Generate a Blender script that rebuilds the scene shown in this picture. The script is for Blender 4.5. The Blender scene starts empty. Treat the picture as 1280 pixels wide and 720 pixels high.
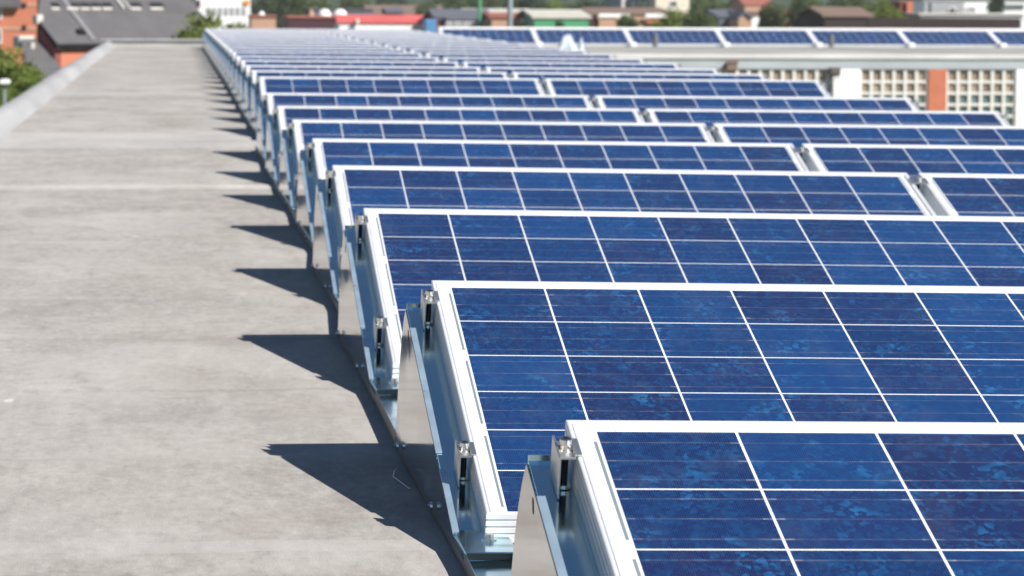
import bpy, math, random
import numpy as np
from mathutils import Matrix, Vector

R = math.radians
sc = bpy.context.scene
col = sc.collection
random.seed(4)
rng = np.random.default_rng(7)

# ------------------------------------------------------------------ camera
F_PX, YAW, PITCH, ROLL, HC = 4165.0, 0.10928, 0.08741, 0.004, 0.79
cam_d = bpy.data.cameras.new("camera")
cam_d.sensor_width = 36.0
cam_d.lens = F_PX / 1280.0 * 36.0
cam_d.clip_start = 0.1
cam_d.clip_end = 6000.0
cam_d.dof.use_dof = True
cam_d.dof.focus_distance = 4.5
cam_d.dof.aperture_fstop = 17.5
cam = bpy.data.objects.new("camera", cam_d)
col.objects.link(cam)
fwd = Vector((math.sin(YAW) * math.cos(PITCH), math.cos(YAW) * math.cos(PITCH), -math.sin(PITCH)))
rgt0 = Vector((math.cos(YAW), -math.sin(YAW), 0.0))
up0 = rgt0.cross(fwd)
up = up0 * math.cos(ROLL) - rgt0 * math.sin(ROLL)
rgt = rgt0 * math.cos(ROLL) + up0 * math.sin(ROLL)
CAM = Vector((0, 0, HC))
m = Matrix((rgt, up, -fwd)).transposed().to_4x4()
m.translation = CAM
cam.matrix_world = m
sc.camera = cam

# ------------------------------------------------------------------ world, sun, exposure
SUN_TRAVEL = Vector((-0.258, 0.262, -0.300)).normalized()      # the way the light goes
s_dir = -SUN_TRAVEL
world = bpy.data.worlds.new("World")
sc.world = world
world.use_nodes = True
wn = world.node_tree
bg = wn.nodes["Background"]
sky = wn.nodes.new("ShaderNodeTexSky")
sky.sky_type = 'NISHITA'
sky.sun_disc = False
sky.sun_elevation = math.asin(s_dir.z)
sky.sun_rotation = math.atan2(s_dir.x, s_dir.y)
sky.altitude = 50
sky.air_density = 1.0
sky.dust_density = 0.0
sky.ozone_density = 3.5
wn.links.new(sky.outputs[0], bg.inputs[0])
bg.inputs[1].default_value = 0.052
sun_d = bpy.data.lights.new("sun", 'SUN')
sun_d.energy = 5.0
sun_d.angle = R(0.53)
sun_d.color = (1.0, 0.955, 0.89)
sun = bpy.data.objects.new("sun", sun_d)
sun.rotation_euler = SUN_TRAVEL.to_track_quat('-Z', 'Y').to_euler()
sun.location = (10, -10, 30)
col.objects.link(sun)
sc.view_settings.view_transform = 'Standard'
sc.view_settings.look = 'None'
sc.view_settings.gamma = 1.0
sc.view_settings.use_curve_mapping = False
sc.view_settings.exposure = 0.60
sc.render.engine = 'CYCLES'
sc.cycles.max_bounces = 6


# ------------------------------------------------------------------ helpers
def U(px, py, D):
    """point where the line of sight of photo pixel (px, py) meets the vertical plane y = D"""
    a, b = (px - 640) / F_PX, (py - 360) / F_PX
    d = rgt * a - up * b + fwd
    return CAM + d * (D / d.y)


def tag(o, label=None, cat=None, group=None, kind=None):
    if label: o["label"] = label
    if cat: o["category"] = cat
    if group: o["group"] = group
    if kind: o["kind"] = kind
    return o


def empty(name, loc, label=None, cat=None, group=None, rot=(0, 0, 0)):
    o = bpy.data.objects.new(name, None)
    o.empty_display_size = 0.2
    col.objects.link(o)
    o.location = loc
    o.rotation_euler = rot
    return tag(o, label, cat, group)


def copy_tree(o, parent=None):
    c = o.copy()
    col.objects.link(c)
    if parent is not None:
        c.parent = parent
    for ch in list(o.children):
        copy_tree(ch, c)
    return c


class MB:
    def __init__(s):
        s.v, s.f, s.mi = [], [], []

    def add(s, verts, faces, mi=0):
        n = len(s.v)
        s.v += [tuple(p) for p in verts]
        s.f += [tuple(i + n for i in f) for f in faces]
        s.mi += [mi] * len(faces)
        return s

    def box(s, x0, x1, y0, y1, z0, z1, mi=0, M=None):
        vs = [(x, y, z) for z in (z0, z1) for y in (y0, y1) for x in (x0, x1)]
        if M: vs = [M(*p) for p in vs]
        return s.add(vs, [(0, 2, 3, 1), (4, 5, 7, 6), (0, 1, 5, 4), (2, 6, 7, 3), (0, 4, 6, 2), (1, 3, 7, 5)], mi)

    def prism(s, poly, d0, d1, fn, mi=0):
        """poly of (a,b); fn(a,b,d) -> xyz"""
        n = len(poly)
        vs = [fn(a, b, d0) for a, b in poly] + [fn(a, b, d1) for a, b in poly]
        fs = [tuple(range(n))[::-1], tuple(range(n, 2 * n))]
        fs += [(i, (i + 1) % n, n + (i + 1) % n, n + i) for i in range(n)]
        return s.add(vs, fs, mi)

    def cyl(s, c0, c1, r0, r1=None, n=12, mi=0, caps=True):
        r1 = r0 if r1 is None else r1
        c0, c1 = Vector(c0), Vector(c1)
        ax = (c1 - c0).normalized()
        t = ax.orthogonal().normalized()
        b = ax.cross(t)
        vs = []
        for c, r in ((c0, r0), (c1, r1)):
            for k in range(n):
                a = 2 * math.pi * k / n
                vs.append(c + t * (r * math.cos(a)) + b * (r * math.sin(a)))
        fs = [(k, (k + 1) % n, n + (k + 1) % n, n + k) for k in range(n)]
        if caps: fs += [tuple(range(n))[::-1], tuple(range(n, 2 * n))]
        return s.add(vs, fs, mi)

    def build(s, name, mats, parent=None, loc=None, smooth=False, bevel=None, rot=None):
        me = bpy.data.meshes.new(name)
        me.from_pydata([tuple(p) for p in s.v], [], s.f)
        if not isinstance(mats, (list, tuple)): mats = [mats]
        for mt in mats: me.materials.append(mt)
        if any(s.mi): me.polygons.foreach_set("material_index", s.mi)
        if smooth: me.polygons.foreach_set("use_smooth", [True] * len(me.polygons))
        me.update()
        o = bpy.data.objects.new(name, me)
        col.objects.link(o)
        if parent is not None: o.parent = parent
        if loc is not None: o.location = loc
        if rot is not None: o.rotation_euler = rot
        if bevel:
            b = o.modifiers.new("bevel", 'BEVEL')
            b.width = bevel; b.segments = 2; b.limit_method = 'ANGLE'
            b.angle_limit = R(40)
        return o


# ------------------------------------------------------------------ materials
class NT:
    """small helper to write shader maths"""
    def __init__(s, name):
        s.m = bpy.data.materials.new(name)
        s.m.use_nodes = True
        s.t = s.m.node_tree
        s.b = s.t.nodes["Principled BSDF"]

    def n(s, typ, **kw):
        nd = s.t.nodes.new(typ)
        for k, v in kw.items(): setattr(nd, k, v)
        return nd

    def set(s, sock, val):
        if isinstance(val, bpy.types.NodeSocket): s.t.links.new(val, sock)
        elif val is not None: sock.default_value = val

    def ma(s, op, a, b=None, c=None, clamp=False):
        nd = s.n("ShaderNodeMath", operation=op, use_clamp=clamp)
        s.set(nd.inputs[0], a); s.set(nd.inputs[1], b)
        if c is not None: s.set(nd.inputs[2], c)
        return nd.outputs[0]

    def add(s, a, b): return s.ma('ADD', a, b)
    def sub(s, a, b): return s.ma('SUBTRACT', a, b)
    def mul(s, a, b): return s.ma('MULTIPLY', a, b)
    def fr(s, a): return s.ma('FRACT', a)
    def lt(s, a, b): return s.ma('LESS_THAN', a, b)
    def gt(s, a, b): return s.ma('GREATER_THAN', a, b)

    def mix(s, f, a, b):
        nd = s.n("ShaderNodeMix", data_type='RGBA')
        s.set(nd.inputs[0], f)
        for sock, v in ((nd.inputs[6], a), (nd.inputs[7], b)):
            if isinstance(v, (tuple, list)) and len(v) == 3: v = (*v, 1)
            s.set(sock, v)
        return nd.outputs[2]

    def rng(s, v, a, b, c=0.0, d=1.0, smooth=False):
        nd = s.n("ShaderNodeMapRange")
        if smooth: nd.interpolation_type = 'SMOOTHSTEP'
        s.set(nd.inputs[0], v)
        for i, q in zip((1, 2, 3, 4), (a, b, c, d)): nd.inputs[i].default_value = q
        return nd.outputs[0]

    def obj(s): return s.n("ShaderNodeTexCoord").outputs["Object"]

    def geo(s): return s.n("ShaderNodeNewGeometry").outputs["Position"]

    def scale(s, v, sx, sy, sz, off=(0, 0, 0)):
        nd = s.n("ShaderNodeMapping")
        s.set(nd.inputs[0], v)
        nd.inputs["Scale"].default_value = (sx, sy, sz)
        nd.inputs["Location"].default_value = off
        return nd.outputs[0]

    def noise(s, v, sc_, det=4.0, rough=0.55, out=0):
        nd = s.n("ShaderNodeTexNoise")
        s.set(nd.inputs["Vector"], v)
        nd.inputs["Scale"].default_value = sc_
        nd.inputs["Detail"].default_value = det
        nd.inputs["Roughness"].default_value = rough
        return nd.outputs[out]

    def bump(s, h, strength, dist):
        nd = s.n("ShaderNodeBump")
        nd.inputs["Strength"].default_value = strength
        nd.inputs["Distance"].default_value = dist
        s.set(nd.inputs["Height"], h)
        s.set(s.b.inputs["Normal"], nd.outputs[0])

    def out(s, base=None, rough=0.6, metal=0.0, spec=None):
        if isinstance(base, (tuple, list)) and len(base) == 3: base = (*base, 1)
        s.set(s.b.inputs["Base Color"], base)
        s.set(s.b.inputs["Roughness"], rough)
        s.set(s.b.inputs["Metallic"], metal)
        if spec is not None: s.set(s.b.inputs["Specular IOR Level"], spec)
        return s.m


def plain(name, c, rough=0.7, metal=0.0, var=0.12, sc_=3.0, spec=None, streak=None):
    """a surface with slight uneven tone of its own"""
    t = NT(name)
    v = t.obj()
    if streak: v = t.scale(v, *streak)
    n = t.noise(v, sc_, 5.0)
    k = t.rng(n, 0.3, 0.7, 1 - var, 1 + var)
    mx = t.n("ShaderNodeMix", data_type='RGBA', blend_type='MULTIPLY')
    mx.inputs[0].default_value = 1.0
    mx.inputs[6].default_value = (*c, 1)
    t.set(mx.inputs[7], k)
    return t.out(mx.outputs[2], t.rng(n, 0.3, 0.7, max(0.02, rough - 0.07), rough + 0.07), metal, spec)


def roof_material():
    t = NT("weathered_roof_felt")
    p = t.geo()
    sep = t.n("ShaderNodeSeparateXYZ"); t.set(sep.inputs[0], p)
    X, Y = sep.outputs[0], sep.outputs[1]
    q = t.scale(p, 1.0, 0.36, 1.0)
    broad = t.noise(q, 0.9, 6.0, 0.62)
    patch_ = t.noise(t.scale(p, 1.0, 0.5, 1.0, (5.2, 1.1, 0)), 2.3, 6.0, 0.66)
    fine = t.noise(q, 46.0, 6.0, 0.72)
    brush = t.noise(t.scale(p, 1.0, 0.24, 1.0, (2, 9, 0)), 17.0, 6.0, 0.75)
    grit = t.noise(t.scale(p, 1, 0.6, 1), 300.0, 3.0, 0.65)
    c = t.mix(t.rng(broad, 0.32, 0.68), (0.300, 0.277, 0.251), (0.400, 0.373, 0.341))
    c = t.mix(t.rng(patch_, 0.50, 0.68, 0, 0.70), c, (0.480, 0.450, 0.415))
    c = t.mix(t.rng(patch_, 0.46, 0.30, 0, 0.6), c, (0.205, 0.186, 0.167))
    c = t.mix(t.rng(brush, 0.50, 0.74, 0, 0.60), c, (0.50, 0.475, 0.445))
    c = t.mix(t.rng(brush, 0.47, 0.28, 0, 0.50), c, (0.180, 0.165, 0.150))
    c = t.mix(t.rng(fine, 0.52, 0.74, 0.0, 0.50), c, (0.55, 0.525, 0.495))
    c = t.mix(t.rng(fine, 0.47, 0.28, 0.0, 0.45), c, (0.150, 0.139, 0.129))
    c = t.mix(t.rng(grit, 0.54, 0.72, 0.0, 0.35), c, (0.135, 0.125, 0.115))
    # dried puddles: paler inside, a dark tide line round them
    pn = t.noise(t.scale(p, 1.0, 0.55, 1.0, (11, 2, 0)), 1.25, 4.0, 0.5)
    c = t.mix(t.rng(pn, 0.545, 0.62, 0, 0.30), c, (0.50, 0.475, 0.445))
    tide = t.rng(t.ma('ABSOLUTE', t.sub(pn, 0.545)), 0.0, 0.014, 1.0, 0.0)
    c = t.mix(t.mul(tide, 0.10), c, (0.15, 0.137, 0.125))
    # pale scuffs and a few white flecks
    sc1 = t.noise(t.scale(p, 1.0, 0.7, 1, (8, 3, 0)), 5.0, 7.0, 0.8)
    c = t.mix(t.rng(sc1, 0.63, 0.74, 0, 0.55), c, (0.53, 0.51, 0.48))
    fl = t.noise(t.scale(p, 1.0, 0.5, 1, (1, 4, 0)), 9.0, 2.0, 0.5)
    c = t.mix(t.rng(fl, 0.76, 0.79, 0, 0.8), c, (0.66, 0.64, 0.60))
    # felt sheets laid crosswise: ragged, broken lap lines and slightly different sheets
    wob = t.mul(t.sub(t.noise(t.scale(p, 1.0, 0.15, 0), 1.3, 5.0, 0.6), 0.5), 0.22)
    yy = t.add(Y, wob)
    lap = t.fr(t.add(yy, 0.36))
    strong = t.noise(t.scale(p, 0.8, 0.7, 0, (2, 0, 0)), 1.0, 4.0, 0.6)
    edge = t.mul(t.lt(lap, 0.035), t.rng(strong, 0.48, 0.70, 0, 0.45))
    c = t.mix(edge, c, (0.15, 0.138, 0.125))
    edge2 = t.mul(t.lt(t.ma('ABSOLUTE', t.sub(lap, 0.10)), 0.05), t.rng(strong, 0.56, 0.36, 0, 0.30))
    c = t.mix(edge2, c, (0.50, 0.48, 0.455))
    wn_ = t.n("ShaderNodeTexWhiteNoise", noise_dimensions='1D')
    t.set(wn_.inputs["W"], t.ma('FLOOR', t.add(yy, 0.36)))
    c = t.mix(t.rng(wn_.outputs[0], 0, 1, 0.0, 0.26), c, (0.46, 0.437, 0.41))
    # the pale strip over the expansion joint, and one bright lap
    j = t.mul(t.gt(yy, 17.6), t.lt(yy, 19.3))
    c = t.mix(t.mul(j, 0.45), c, (0.50, 0.49, 0.48))
    b1 = t.mul(t.gt(yy, 13.9), t.lt(yy, 14.26))
    c = t.mix(t.mul(b1, t.mul(t.rng(strong, 0.35, 0.6, 0.6, 1.0), t.rng(fine, 0.3, 0.6, 0.35, 0.85))), c, (0.60, 0.565, 0.52))
    b2 = t.mul(t.gt(yy, 27.0), t.lt(yy, 27.8))
    c = t.mix(t.mul(b2, 0.35), c, (0.52, 0.515, 0.505))
    # rusty tint near the array
    rs = t.noise(t.scale(p, 1.5, 1.1, 1, (0.3, 5, 0)), 1.6, 5.0)
    c = t.mix(t.mul(t.rng(rs, 0.5, 0.7, 0, 0.38), t.rng(X, -0.15, 0.25)), c, (0.22, 0.165, 0.135))
    h = t.add(t.mul(fine, 0.6), t.mul(grit, 0.5))
    t.bump(h, 0.35, 0.004)
    return t.out(c, 0.9, 0.0, 0.25)


def cell_material():
    t = NT("polycrystalline_cells")
    v = t.obj()
    sep = t.n("ShaderNodeSeparateXYZ"); t.set(sep.inputs[0], v)
    Uc = sep.outputs[0]
    Vc = t.mul(sep.outputs[1], -1.0)
    rnd = t.n("ShaderNodeObjectInfo").outputs["Random"]
    cu = t.ma('DIVIDE', t.sub(Uc, 0.030), 0.159)
    cv = t.ma('DIVIDE', t.sub(Vc, 0.031), 0.159)
    fu, fv = t.fr(cu), t.fr(cv)
    iu, iv = t.ma('FLOOR', cu), t.ma('FLOOR', cv)
    g, gh = 0.0098, 0.0105
    inside = t.mul(t.mul(t.gt(cu, 0.0), t.lt(cu, 10.0)), t.mul(t.gt(cv, -0.035), t.lt(cv, 6.0)))
    du = t.ma('MINIMUM', fu, t.sub(1.0, fu))
    dv = t.ma('MINIMUM', fv, t.sub(1.0, fv))
    top_row = t.lt(cv, 0.5)
    dv = t.ma('MAXIMUM', dv, t.mul(t.lt(cv, 0.1), 1.0))
    cell = t.mul(inside, t.mul(t.gt(du, g), t.gt(dv, gh)))
    # one random number per cell
    comb = t.n("ShaderNodeCombineXYZ")
    t.set(comb.inputs[0], iu); t.set(comb.inputs[1], iv); t.set(comb.inputs[2], t.mul(rnd, 91.7))
    wn_ = t.n("ShaderNodeTexWhiteNoise", noise_dimensions='3D')
    t.set(wn_.inputs[0], comb.outputs[0])
    cr = wn_.outputs[0]
    # crystal grains: every cell cut from its own piece
    off = t.n("ShaderNodeCombineXYZ")
    t.set(off.inputs[0], t.add(Uc, t.mul(cr, 13.0)))
    t.set(off.inputs[1], t.add(Vc, t.mul(rnd, 7.0)))
    t.set(off.inputs[2], t.mul(cr, 5.0))
    gv = t.scale(off.outputs[0], 1.0, 0.75, 1)
    warp = t.n("ShaderNodeVectorMath", operation='MULTIPLY_ADD')
    t.set(warp.inputs[0], t.noise(gv, 34.0, 4.0, 0.7, out=1))
    warp.inputs[1].default_value = (0.012, 0.012, 0.0)
    t.set(warp.inputs[2], gv)
    vor = t.n("ShaderNodeTexVoronoi")
    t.set(vor.inputs["Vector"], warp.outputs[0])
    vor.inputs["Scale"].default_value = 105.0
    sepc = t.n("ShaderNodeSeparateColor"); t.set(sepc.inputs[0], vor.outputs["Color"])
    vor2 = t.n("ShaderNodeTexVoronoi")
    t.set(vor2.inputs["Vector"], warp.outputs[0])
    vor2.inputs["Scale"].default_value = 230.0
    sepc2 = t.n("ShaderNodeSeparateColor"); t.set(sepc2.inputs[0], vor2.outputs["Color"])
    g1, g2 = sepc.outputs[0], sepc2.outputs[1]
    grain = t.add(t.mul(g1, 0.6), t.mul(g2, 0.4))
    base = t.mix(cr, (0.0045, 0.0165, 0.080), (0.0050, 0.038, 0.150))
    purple = t.lt(t.fr(t.mul(cr, 7.31)), 0.28)
    base = t.mix(t.mul(purple, 0.55), base, (0.0095, 0.0100, 0.058))
    base = t.mix(t.rng(grain, 0.35, 0.95, 0.0, 0.5), base, (0.007, 0.066, 0.180))
    clump = t.noise(gv, 13.0, 4.0, 0.65)
    bright = t.mul(t.rng(g1, 0.70, 0.80), t.rng(clump, 0.54, 0.70, 0.0, 0.60))
    base = t.mix(bright, base, (0.016, 0.155, 0.370))
    b2 = t.mul(t.rng(g2, 0.82, 0.90), t.rng(clump, 0.47, 0.68, 0.0, 0.42))
    base = t.mix(b2, base, (0.012, 0.125, 0.300))
    # contact fingers along the slope
    fing = t.ma('SINE', t.mul(Uc, 2 * math.pi / 0.0026))
    base = t.mix(t.rng(fing, 0.1, 1.0, 0.0, 0.20), base, (0.09, 0.15, 0.30))
    # three busbars across each cell, brighter where the ribbon leaves the cell
    fb = t.fr(t.mul(fv, 3.0))
    bus = t.lt(t.ma('ABSOLUTE', t.sub(fb, 0.5)), 0.024)
    tip = t.lt(du, 0.075)
    spark = t.noise(t.scale(off.outputs[0], 40, 3, 1), 1.0, 3.0)
    amt = t.ma('MAXIMUM', t.mul(tip, t.rng(spark, 0.38, 0.66, 0.05, 0.65)), t.rng(spark, 0.45, 0.8, 0.07, 0.28))
    base = t.mix(t.mul(bus, t.mul(amt, 0.8)), base, (0.55, 0.52, 0.48))
    # white backsheet with the bus ribbons of the cell strings at both ends
    white = t.mix(t.noise(v, 30.0), (0.72, 0.73, 0.74), (0.80, 0.80, 0.80))
    pl = t.fr(t.ma('DIVIDE', cv, 2.0))
    pr = t.fr(t.ma('DIVIDE', t.add(cv, 1.0), 2.0))
    rl = t.mul(t.mul(t.gt(Uc, 0.0243), t.lt(Uc, 0.0283)), t.mul(t.gt(pl, 0.075), t.lt(pl, 0.925)))
    rr = t.mul(t.mul(t.gt(Uc, 1.6217), t.lt(Uc, 1.6257)), t.mul(t.gt(pr, 0.075), t.lt(pr, 0.925)))
    white = t.mix(t.ma('MAXIMUM', rl, rr), white, (0.20, 0.235, 0.255))
    c = t.mix(cell, white, base)
    dust = t.noise(t.scale(off.outputs[0], 1.0, 0.6, 1), 14.0, 5.0, 0.65)
    c = t.mix(t.rng(dust, 0.5, 0.85, 0.0, 0.05), c, (0.45, 0.45, 0.44))
    t.b.inputs["IOR"].default_value = 1.45
    return t.out(c, t.rng(dust, 0.3, 0.8, 0.08, 0.20), 0.0, 0.34)


def galvanised(name, base=(0.60, 0.63, 0.66), rough=0.24, spangle=0.12):
    t = NT(name)
    v = t.obj()
    vo = t.n("ShaderNodeTexVoronoi"); t.set(vo.inputs["Vector"], v); vo.inputs["Scale"].default_value = 70.0
    sepc = t.n("ShaderNodeSeparateColor"); t.set(sepc.inputs[0], vo.outputs["Color"])
    big = t.noise(v, 7.0, 4.0)
    k = t.add(t.mul(sepc.outputs[0], spangle), t.mul(big, 0.25))
    c = t.mix(k, tuple(x * 0.78 for x in base), tuple(min(1, x * 1.12) for x in base))
    t.bump(t.noise(t.scale(v, 1, 1, 1), 9.0, 2.0), 0.10, 0.004)
    return t.out(c, t.rng(big, 0.3, 0.7, max(0.03, rough - 0.05), rough + 0.07), 1.0)


M = {}
M['roof'] = roof_material()
M['cells'] = cell_material()
M['alu'] = plain("anodised_aluminium", (0.70, 0.71, 0.725), 0.38, 0.15, 0.05, 8.0)
M['galv'] = galvanised("galvanised_sheet", (0.62, 0.88, 1.0), 0.13)
M['galv_plate'] = galvanised("galvanised_side_sheet", (0.64, 0.64, 0.635), 0.09, 0.08)
M['galv_lip'] = plain("galvanised_fold", (0.52, 0.68, 0.80), 0.34, 0.65, 0.12, 20.0)
M['rail_shade'] = plain("rail_shaded_faces", (0.045, 0.052, 0.065), 0.5, 0.3, 0.2, 8.0)  # same metal rail; shade of its outer face put into the colour
M['clamp'] = plain("clamp_aluminium", (0.62, 0.61, 0.59), 0.33, 0.9, 0.08, 30.0)
M['steel'] = plain("stainless_bolt", (0.74, 0.72, 0.69), 0.22, 1.0, 0.05, 60.0)
M['dark_hole'] = plain("black_oxide_and_hole_shade", (0.015, 0.015, 0.017), 0.5, 0.3)
M['felt_kerb'] = plain("pale_kerb_felt", (0.335, 0.335, 0.34), 0.9, 0, 0.20, 2.5, 0.3, streak=(1.0, 0.12, 1.0))
M['concrete'] = plain("weathered_concrete", (0.36, 0.358, 0.35), 0.9, 0, 0.18, 1.2, streak=(1, 1, 3))
M['coping'] = plain("pale_coping", (0.53, 0.53, 0.515), 0.7, 0, 0.12, 0.9)
M['fascia'] = plain("stained_fascia_concrete", (0.29, 0.29, 0.288), 0.9, 0, 0.22, 1.0, streak=(0.4, 1, 9))
M['white_paint'] = plain("white_paint", (0.80, 0.80, 0.79), 0.6, 0, 0.05, 1.5)
M['cream_grid'] = plain("cream_window_grid", (0.66, 0.65, 0.60), 0.65, 0, 0.08, 3.0)
M['grey_beam'] = plain("grey_blue_beam", (0.36, 0.395, 0.415), 0.7, 0, 0.12, 1.0, streak=(1, 1, 4))


def brick(name, c):
    t = NT(name)
    b = t.n("ShaderNodeTexBrick")
    sp = t.n("ShaderNodeSeparateXYZ"); t.set(sp.inputs[0], t.obj())
    cb = t.n("ShaderNodeCombineXYZ"); t.set(cb.inputs[0], t.add(sp.outputs[0], sp.outputs[1])); t.set(cb.inputs[1], sp.outputs[2])
    t.set(b.inputs["Vector"], cb.outputs[0])
    b.inputs["Scale"].default_value = 4.4
    b.inputs["Color1"].default_value = (*c, 1)
    b.inputs["Color2"].default_value = (*[x * 0.82 for x in c], 1)
    b.inputs["Mortar"].default_value = (*[min(1, x * 0.7 + 0.13) for x in c], 1)
    n = t.noise(t.obj(), 0.7, 4.0)
    cc = t.mix(t.rng(n, 0.3, 0.7, 0, 0.3), b.outputs[0], tuple(x * 0.75 for x in c))
    return t.out(cc, 0.9, 0, 0.2)


M['orange_brick'] = brick("orange_brick", (0.54, 0.175, 0.090))
M['red_brick'] = brick("dark_red_and_shaded_brick", (0.22, 0.055, 0.05))
M['pale_brick'] = brick("pale_brick", (0.50, 0.30, 0.20))


def slate(name, c):
    t = NT(name)
    w = t.n("ShaderNodeTexWave", wave_type='BANDS', bands_direction='Z')
    t.set(w.inputs["Vector"], t.obj())
    w.inputs["Scale"].default_value = 1.6
    w.inputs["Distortion"].default_value = 0.6
    n = t.noise(t.obj(), 1.1, 5.0, 0.65)
    cc = t.mix(t.rng(n, 0.3, 0.72), tuple(x * 0.82 for x in c), tuple(x * 1.15 for x in c))
    cc = t.mix(t.mul(w.outputs[1], 0.12), cc, tuple(x * 0.6 for x in c))
    return t.out(cc, 0.8, 0, 0.25)


M['slate'] = slate("grey_slate", (0.106, 0.102, 0.107))
M['brown_tile'] = slate("brown_roof_tiles", (0.22, 0.155, 0.125))
M['red_roof'] = slate("red_roof_sheet", (0.60, 0.13, 0.12))
M['pale_roof'] = slate("pale_roof_sheet", (0.55, 0.53, 0.46))
M['clay_tile'] = slate("clay_roof_tiles", (0.33, 0.12, 0.085))
M['grey_tile'] = slate("grey_blue_roof_tiles", (0.13, 0.14, 0.17))
M['green_sheet'] = plain("green_cladding", (0.075, 0.29, 0.145), 0.5, 0, 0.08, 1.0)
M['dark_green'] = plain("dark_green_trim", (0.015, 0.07, 0.04), 0.6)
M['blue_box'] = plain("blue_container_paint", (0.10, 0.27, 0.50), 0.5)
M['dark_brown'] = plain("dark_brown_cladding", (0.030, 0.019, 0.018), 0.8, 0, 0.2, 0.5)
M['maroon'] = plain("maroon_cladding", (0.060, 0.020, 0.028), 0.75, 0, 0.2, 0.5)
M['cream'] = plain("cream_render", (0.66, 0.60, 0.48), 0.8)
M['grey_render'] = plain("grey_render", (0.30, 0.31, 0.32), 0.8)
M['grey_metal'] = plain("grey_post_paint", (0.27, 0.32, 0.34), 0.5, 0.2)
M['vent_brown'] = plain("brown_grey_vent", (0.10, 0.085, 0.075), 0.7)
M['pipe'] = plain("dark_grey_pipe", (0.13, 0.14, 0.15), 0.6)
M['orange_paint'] = plain("orange_sign_paint", (0.75, 0.26, 0.03), 0.5)
M['stone'] = plain("pale_stone", (0.52, 0.49, 0.45), 0.8)
M['lead'] = plain("lead_flashing", (0.185, 0.18, 0.19), 0.7, 0.0)
M['bark'] = plain("tree_bark", (0.075, 0.055, 0.04), 0.9, 0, 0.3, 6.0)


def glass(name, c, rough=0.12):
    return plain(name, c, rough, 0, 0.25, 1.0, 0.6)


M['glass'] = glass("dark_window_glass", (0.03, 0.04, 0.045))
M['skylight'] = plain("dark_skylight", (0.02, 0.024, 0.03), 0.55, 0, 0.2, 2.0, 0.15)
M['plastic'] = plain("white_plastic_sheet", (0.50, 0.56, 0.62), 0.4, 0, 0.1, 4.0)


def pane_material():
    """panes of the lattice windows: tan blinds behind the upper panes, greenish glass below"""
    t = NT("lattice_panes")
    v = t.obj()
    sep = t.n("ShaderNodeSeparateXYZ"); t.set(sep.inputs[0], v)
    iu = t.ma('FLOOR', t.ma('DIVIDE', sep.outputs[0], 0.2))
    iv = t.ma('FLOOR', t.ma('DIVIDE', sep.outputs[2], 0.2))
    comb = t.n("ShaderNodeCombineXYZ")
    t.set(comb.inputs[0], iu); t.set(comb.inputs[1], iv)
    wn_ = t.n("ShaderNodeTexWhiteNoise", noise_dimensions='3D'); t.set(wn_.inputs[0], comb.outputs[0])
    r = wn_.outputs[0]
    tan = t.mix(r, (0.23, 0.175, 0.135), (0.36, 0.295, 0.22))
    teal = t.mix(r, (0.06, 0.085, 0.085), (0.15, 0.22, 0.20))
    wob = t.mul(t.sub(t.noise(v, 0.9), 0.5), 0.5)
    lower = t.rng(t.add(sep.outputs[2], wob), -0.42, -0.34, 1.0, 0.0)
    return t.out(t.mix(lower, tan, teal), 0.2, 0, 0.5)


M['panes'] = pane_material()


def leaf(name, c, c2):
    t = NT(name)
    p = t.geo()
    n = t.noise(p, 0.9, 4.0, 0.6)
    info = t.n("ShaderNodeObjectInfo").outputs["Random"]
    n2 = t.noise(p, 6.0, 2.0, 0.6)
    k = t.add(t.mul(n, 0.6), t.mul(n2, 0.5))
    cc = t.mix(t.rng(k, 0.32, 0.78), c, c2)
    cc = t.mix(t.mul(info, 0.25), cc, (c2[0] * 0.8, c2[1] * 0.65, c2[2] * 1.1))
    t.b.inputs["Transmission Weight"].default_value = 0.0
    mat = t.out(cc, 0.6, 0, 0.25)
    tr = t.n("ShaderNodeBsdfTranslucent")
    t.set(tr.inputs[0], cc)
    mx = t.n("ShaderNodeMixShader"); mx.inputs[0].default_value = 0.32
    t.t.links.new(t.b.outputs[0], mx.inputs[1]); t.t.links.new(tr.outputs[0], mx.inputs[2])
    t.t.links.new(mx.outputs[0], t.t.nodes["Material Output"].inputs[0])
    return mat


M['leaf_mid'] = leaf("mid_green_leaves", (0.045, 0.078, 0.026), (0.125, 0.165, 0.060))
M['leaf_dark'] = leaf("dark_green_leaves", (0.026, 0.052, 0.028), (0.072, 0.105, 0.056))
M['leaf_light'] = leaf("light_green_leaves", (0.085, 0.13, 0.020), (0.21, 0.27, 0.05))
M['leaf_bright'] = leaf("yellow_green_leaves", (0.11, 0.17, 0.025), (0.24, 0.32, 0.07))


def ground_material():
    t = NT("town_ground")
    p = t.geo()
    n = t.noise(p, 0.02, 5.0)
    c = t.mix(t.rng(n, 0.4, 0.6), (0.06, 0.085, 0.035), (0.16, 0.15, 0.14))
    return t.out(c, 0.95)


def wood_material():
    t = NT("wooded_hill")
    p = t.geo()
    n = t.noise(p, 0.10, 6.0, 0.7)
    c = t.mix(t.rng(n, 0.35, 0.65), (0.020, 0.042, 0.022), (0.070, 0.105, 0.050))
    t.bump(t.noise(p, 0.25, 4.0), 1.0, 3.0)
    return t.out(c, 0.95, 0, 0.1)


M['ground'] = ground_material()
M['hill'] = wood_material()

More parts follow.
